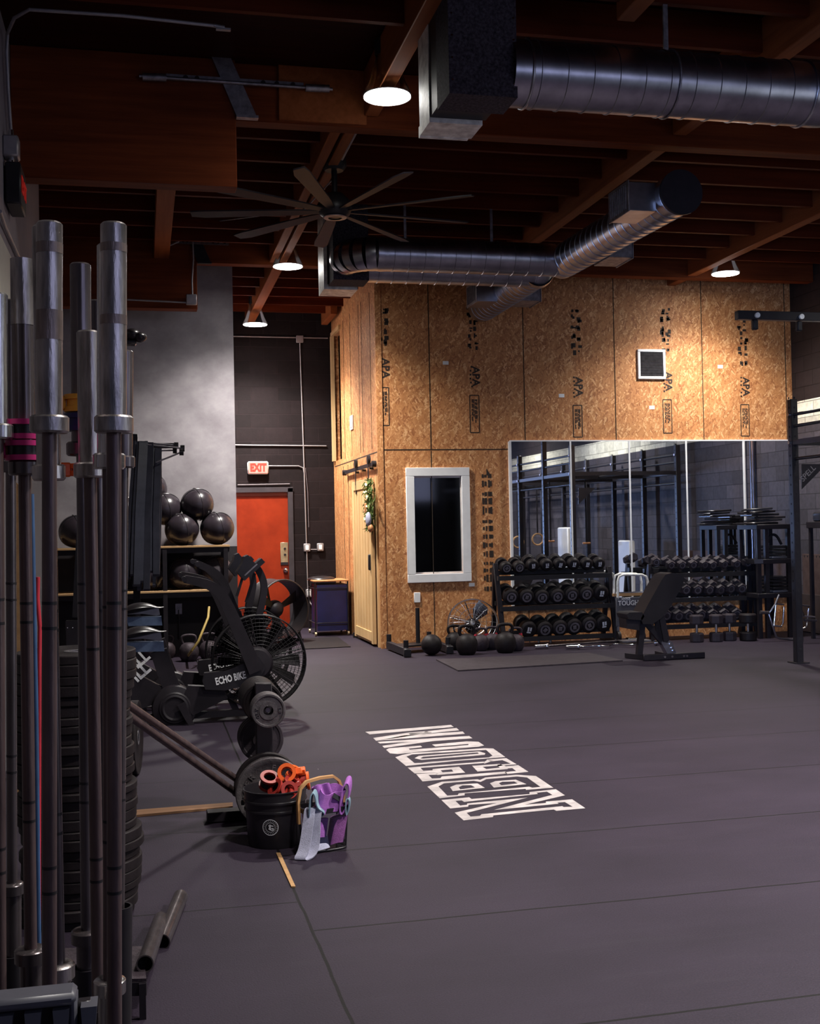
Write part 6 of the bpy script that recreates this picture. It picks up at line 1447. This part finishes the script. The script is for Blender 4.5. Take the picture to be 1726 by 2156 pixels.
for a, b in zip(ys, ys[1:]):
    for x in (rgx, XR - .16):
        for dz_ in (.16, .28, .62): MB().cyl((x, a, rtop - dz_), (x, b, rtop - dz_), .017, n=12).make('pull_up_bar', soft_black, rig)
        MB().bar((x, a, rtop - .45), (x, b, rtop - .45), .06, .05).make('side_beam', soft_black, rig)
    MB().cyl(((rgx + XR) / 2, a, rtop - .45), ((rgx + XR) / 2, b, rtop - .45), .017, n=12).make('pull_up_bar', soft_black, rig)
ga, gb_, gc_ = on_y(1688, 977, rgy), on_y(1740, 977, rgy), on_y(1688, 1030, rgy)
gu = MB().prism([ga, gb_, gc_], (0, .012, 0)).make('gusset_plate', soft_black, rig)
c = on_y(1700, 997, rgy - .004); MB().text('SPELL', .085, (c.x + .005, rgy - .004, c.z), (.72, 0, .66), (-.66, 0, .72), .001).make('lettering', galv_dull, gu)
zt_ = on_y(1640, 666, ys[1]); xe = on_y(1550, 664, ys[1]).x
hb = MB().bar((xe, ys[1], zt_.z), (rgx + .3, ys[1], zt_.z), .08, .07, (0, 1, 0), .004).make('high_beam', plastic, rig)
q = MB(); q2 = MB()
for px, py in ((1593, 664), (1686, 667)):
    p = on_y(px, py, ys[1] - .04); q.cyl((p.x, p.y, p.z), (p.x, p.y - .02, p.z), .024, n=16); q2.box((p.x, p.y + .04, p.z - .08), (.05, .05, .09), bev=.008)
q.make('bolt_stud', pale_sheet, hb); q2.make('hook_bracket_stud', black, hb)
for k, (x, y, L) in enumerate(((7.5, 6.6, .95), (7.2, 6.3, 1.0), (7.6, 8.9, 1.1), (6.9, 9.0, 1.05))):
    lab = ('wooden gymnastic ring hung from the rig on a long strap, reflected in the first mirror', 'second wooden gymnastic ring reflected beside the first', 'black strap trainer hanging from the rig, reflected in the third mirror', 'second black strap trainer reflected in the third mirror')[k]
    o = thing('gym_ring' if k < 2 else 'strap_trainer', lab, 'gym rings' if k < 2 else 'strap trainer', (x, y, rtop - .45), 0)
    MB().strip([(x, y, rtop - .46), (x, y, rtop - .46 - L)], (1, 0, 0), .03, .004).make('strap', plastic, o)
    if k < 2: MB().torus((x, y, rtop - .46 - L - .11), .11, .016, (0, 1, 0), 32, 10).make('wood_ring', tan_wood, o)
    else: MB().cyl((x - .07, y, rtop - .48 - L), (x + .07, y, rtop - .48 - L), .016, n=12).make('handle', copper, o)
o = one('foam_panel', MB().box((7.95, 6.9, .72), (.10, .55, 1.44), bev=.02), white, 'tall pale foam panel standing under the rig, reflected in the second mirror', 'foam panel')
o = one('foam_panel', MB().box((8.05, 9.6, .60), (.10, .50, 1.20), bev=.02), white, 'shorter pale foam panel under the rig, reflected in the third mirror', 'foam panel')
soft_black = soft_black_
# boards, bars and pipes on the block wall
bd_ = thing('wall_board', 'greyish brown board with a row of small cut-outs on the block wall', 'board', (XR - .03, 13.0, .8))
pa = on_x(1689, 1166, XR - .04); pb_ = on_x(1689, 1258, XR - .04)
MB().box((XR - .03, (pa.y + 10.5) / 2, (pa.z + pb_.z) / 2), (.03, pa.y - 10.5, pa.z - pb_.z), bev=.003).make('panel_sheet', brown_ply, bd_)
q = MB()
for k in range(24): q.prism([(XR - .047, pa.y - .04 - k * .07, pa.z - .02), (XR - .047, pa.y - .075 - k * .07, pa.z - .02), (XR - .047, pa.y - .058 - k * .07, pa.z - .05)], (.003, 0, 0))
q.make('cut_out_pattern', dark_room, bd_)
one('wall_board', MB().box((XR - .035, 12.2, .26), (.05, 3.5, .50), bev=.004), mat('dark_ply', (.045, .030, .028), .6), 'dark low board along the foot of the block wall behind the chrome bars', 'board')
def trap(label, segs, Y_):
    o = thing('trap_bar', label, 'trap bar', on_y(*segs[0][0][0], Y_), 0, 'chrome hexagonal bars leaning by the wall')
    for nm, pts, r_, m_ in [(('frame', 'frame', 'handle', 'handle', 'sleeve')[k], s[0], s[1], s[2]) for k, s in enumerate(segs)]:
        MB().tube([on_y(*p, Y_ + (dz if False else 0)) for p in pts], r_, 10).make(nm, m_, o)
    return o
trap('chrome hexagonal trap bar standing against the low dark board beside the rig post', ((((1640, 1252), (1632, 1272), (1618, 1292), (1634, 1341), (1640, 1344), (1668, 1347), (1678, 1334)), .013, galv), (((1632, 1271), (1650, 1273)), .011, dark_steel), (((1633, 1271), (1629, 1318)), .013, bright), (((1650, 1277), (1648, 1312), (1644, 1319), (1628, 1317)), .012, bright), (((1600, 1289), (1618, 1290)), .022, dark_steel)), 12.95)
trap('chrome trap bar half hidden behind the rig post', ((((1690, 1352), (1684, 1310), (1686, 1280), (1692, 1297), (1715, 1299)), .014, bright), (((1686, 1274), (1704, 1276)), .011, dark_steel), (((1702, 1281), (1698, 1318), (1690, 1324)), .012, bright), (((1692, 1305), (1718, 1306)), .02, dark_steel)), 12.6)
pipe('galvanised pipe standing on the block wall, seen in the last mirror', [(XR - .05, 13.05, 0.02), (XR - .05, 13.05, 3.0)], .035, galv, 'wall_pipe', 'pipe')
pipe('thin white conduit beside the galvanised pipe on the block wall', [(XR - .03, 12.80, 0.02), (XR - .03, 12.80, 3.0)], .012, white, 'wall_conduit', 'conduit')
eq = thing('equipment_stand', 'small black stand against the block wall behind the rig post', 'stand', (XR - .3, 12.75, 0))
MB().box((XR - .28, 12.85, 1.42), (.36, .5, .08), bev=.006).make('stand_top', soft_black, eq); MB().box((XR - .28, 12.85, 1.52), (.26, .38, .12), bev=.02).make('box_case', plastic, eq)
for yy in (12.64, 13.06): MB().box((XR - .42, yy, .7), (.04, .04, 1.40)).make('leg', soft_black, eq); MB().box((XR - .14, yy, .7), (.04, .04, 1.40)).make('leg', soft_black, eq)
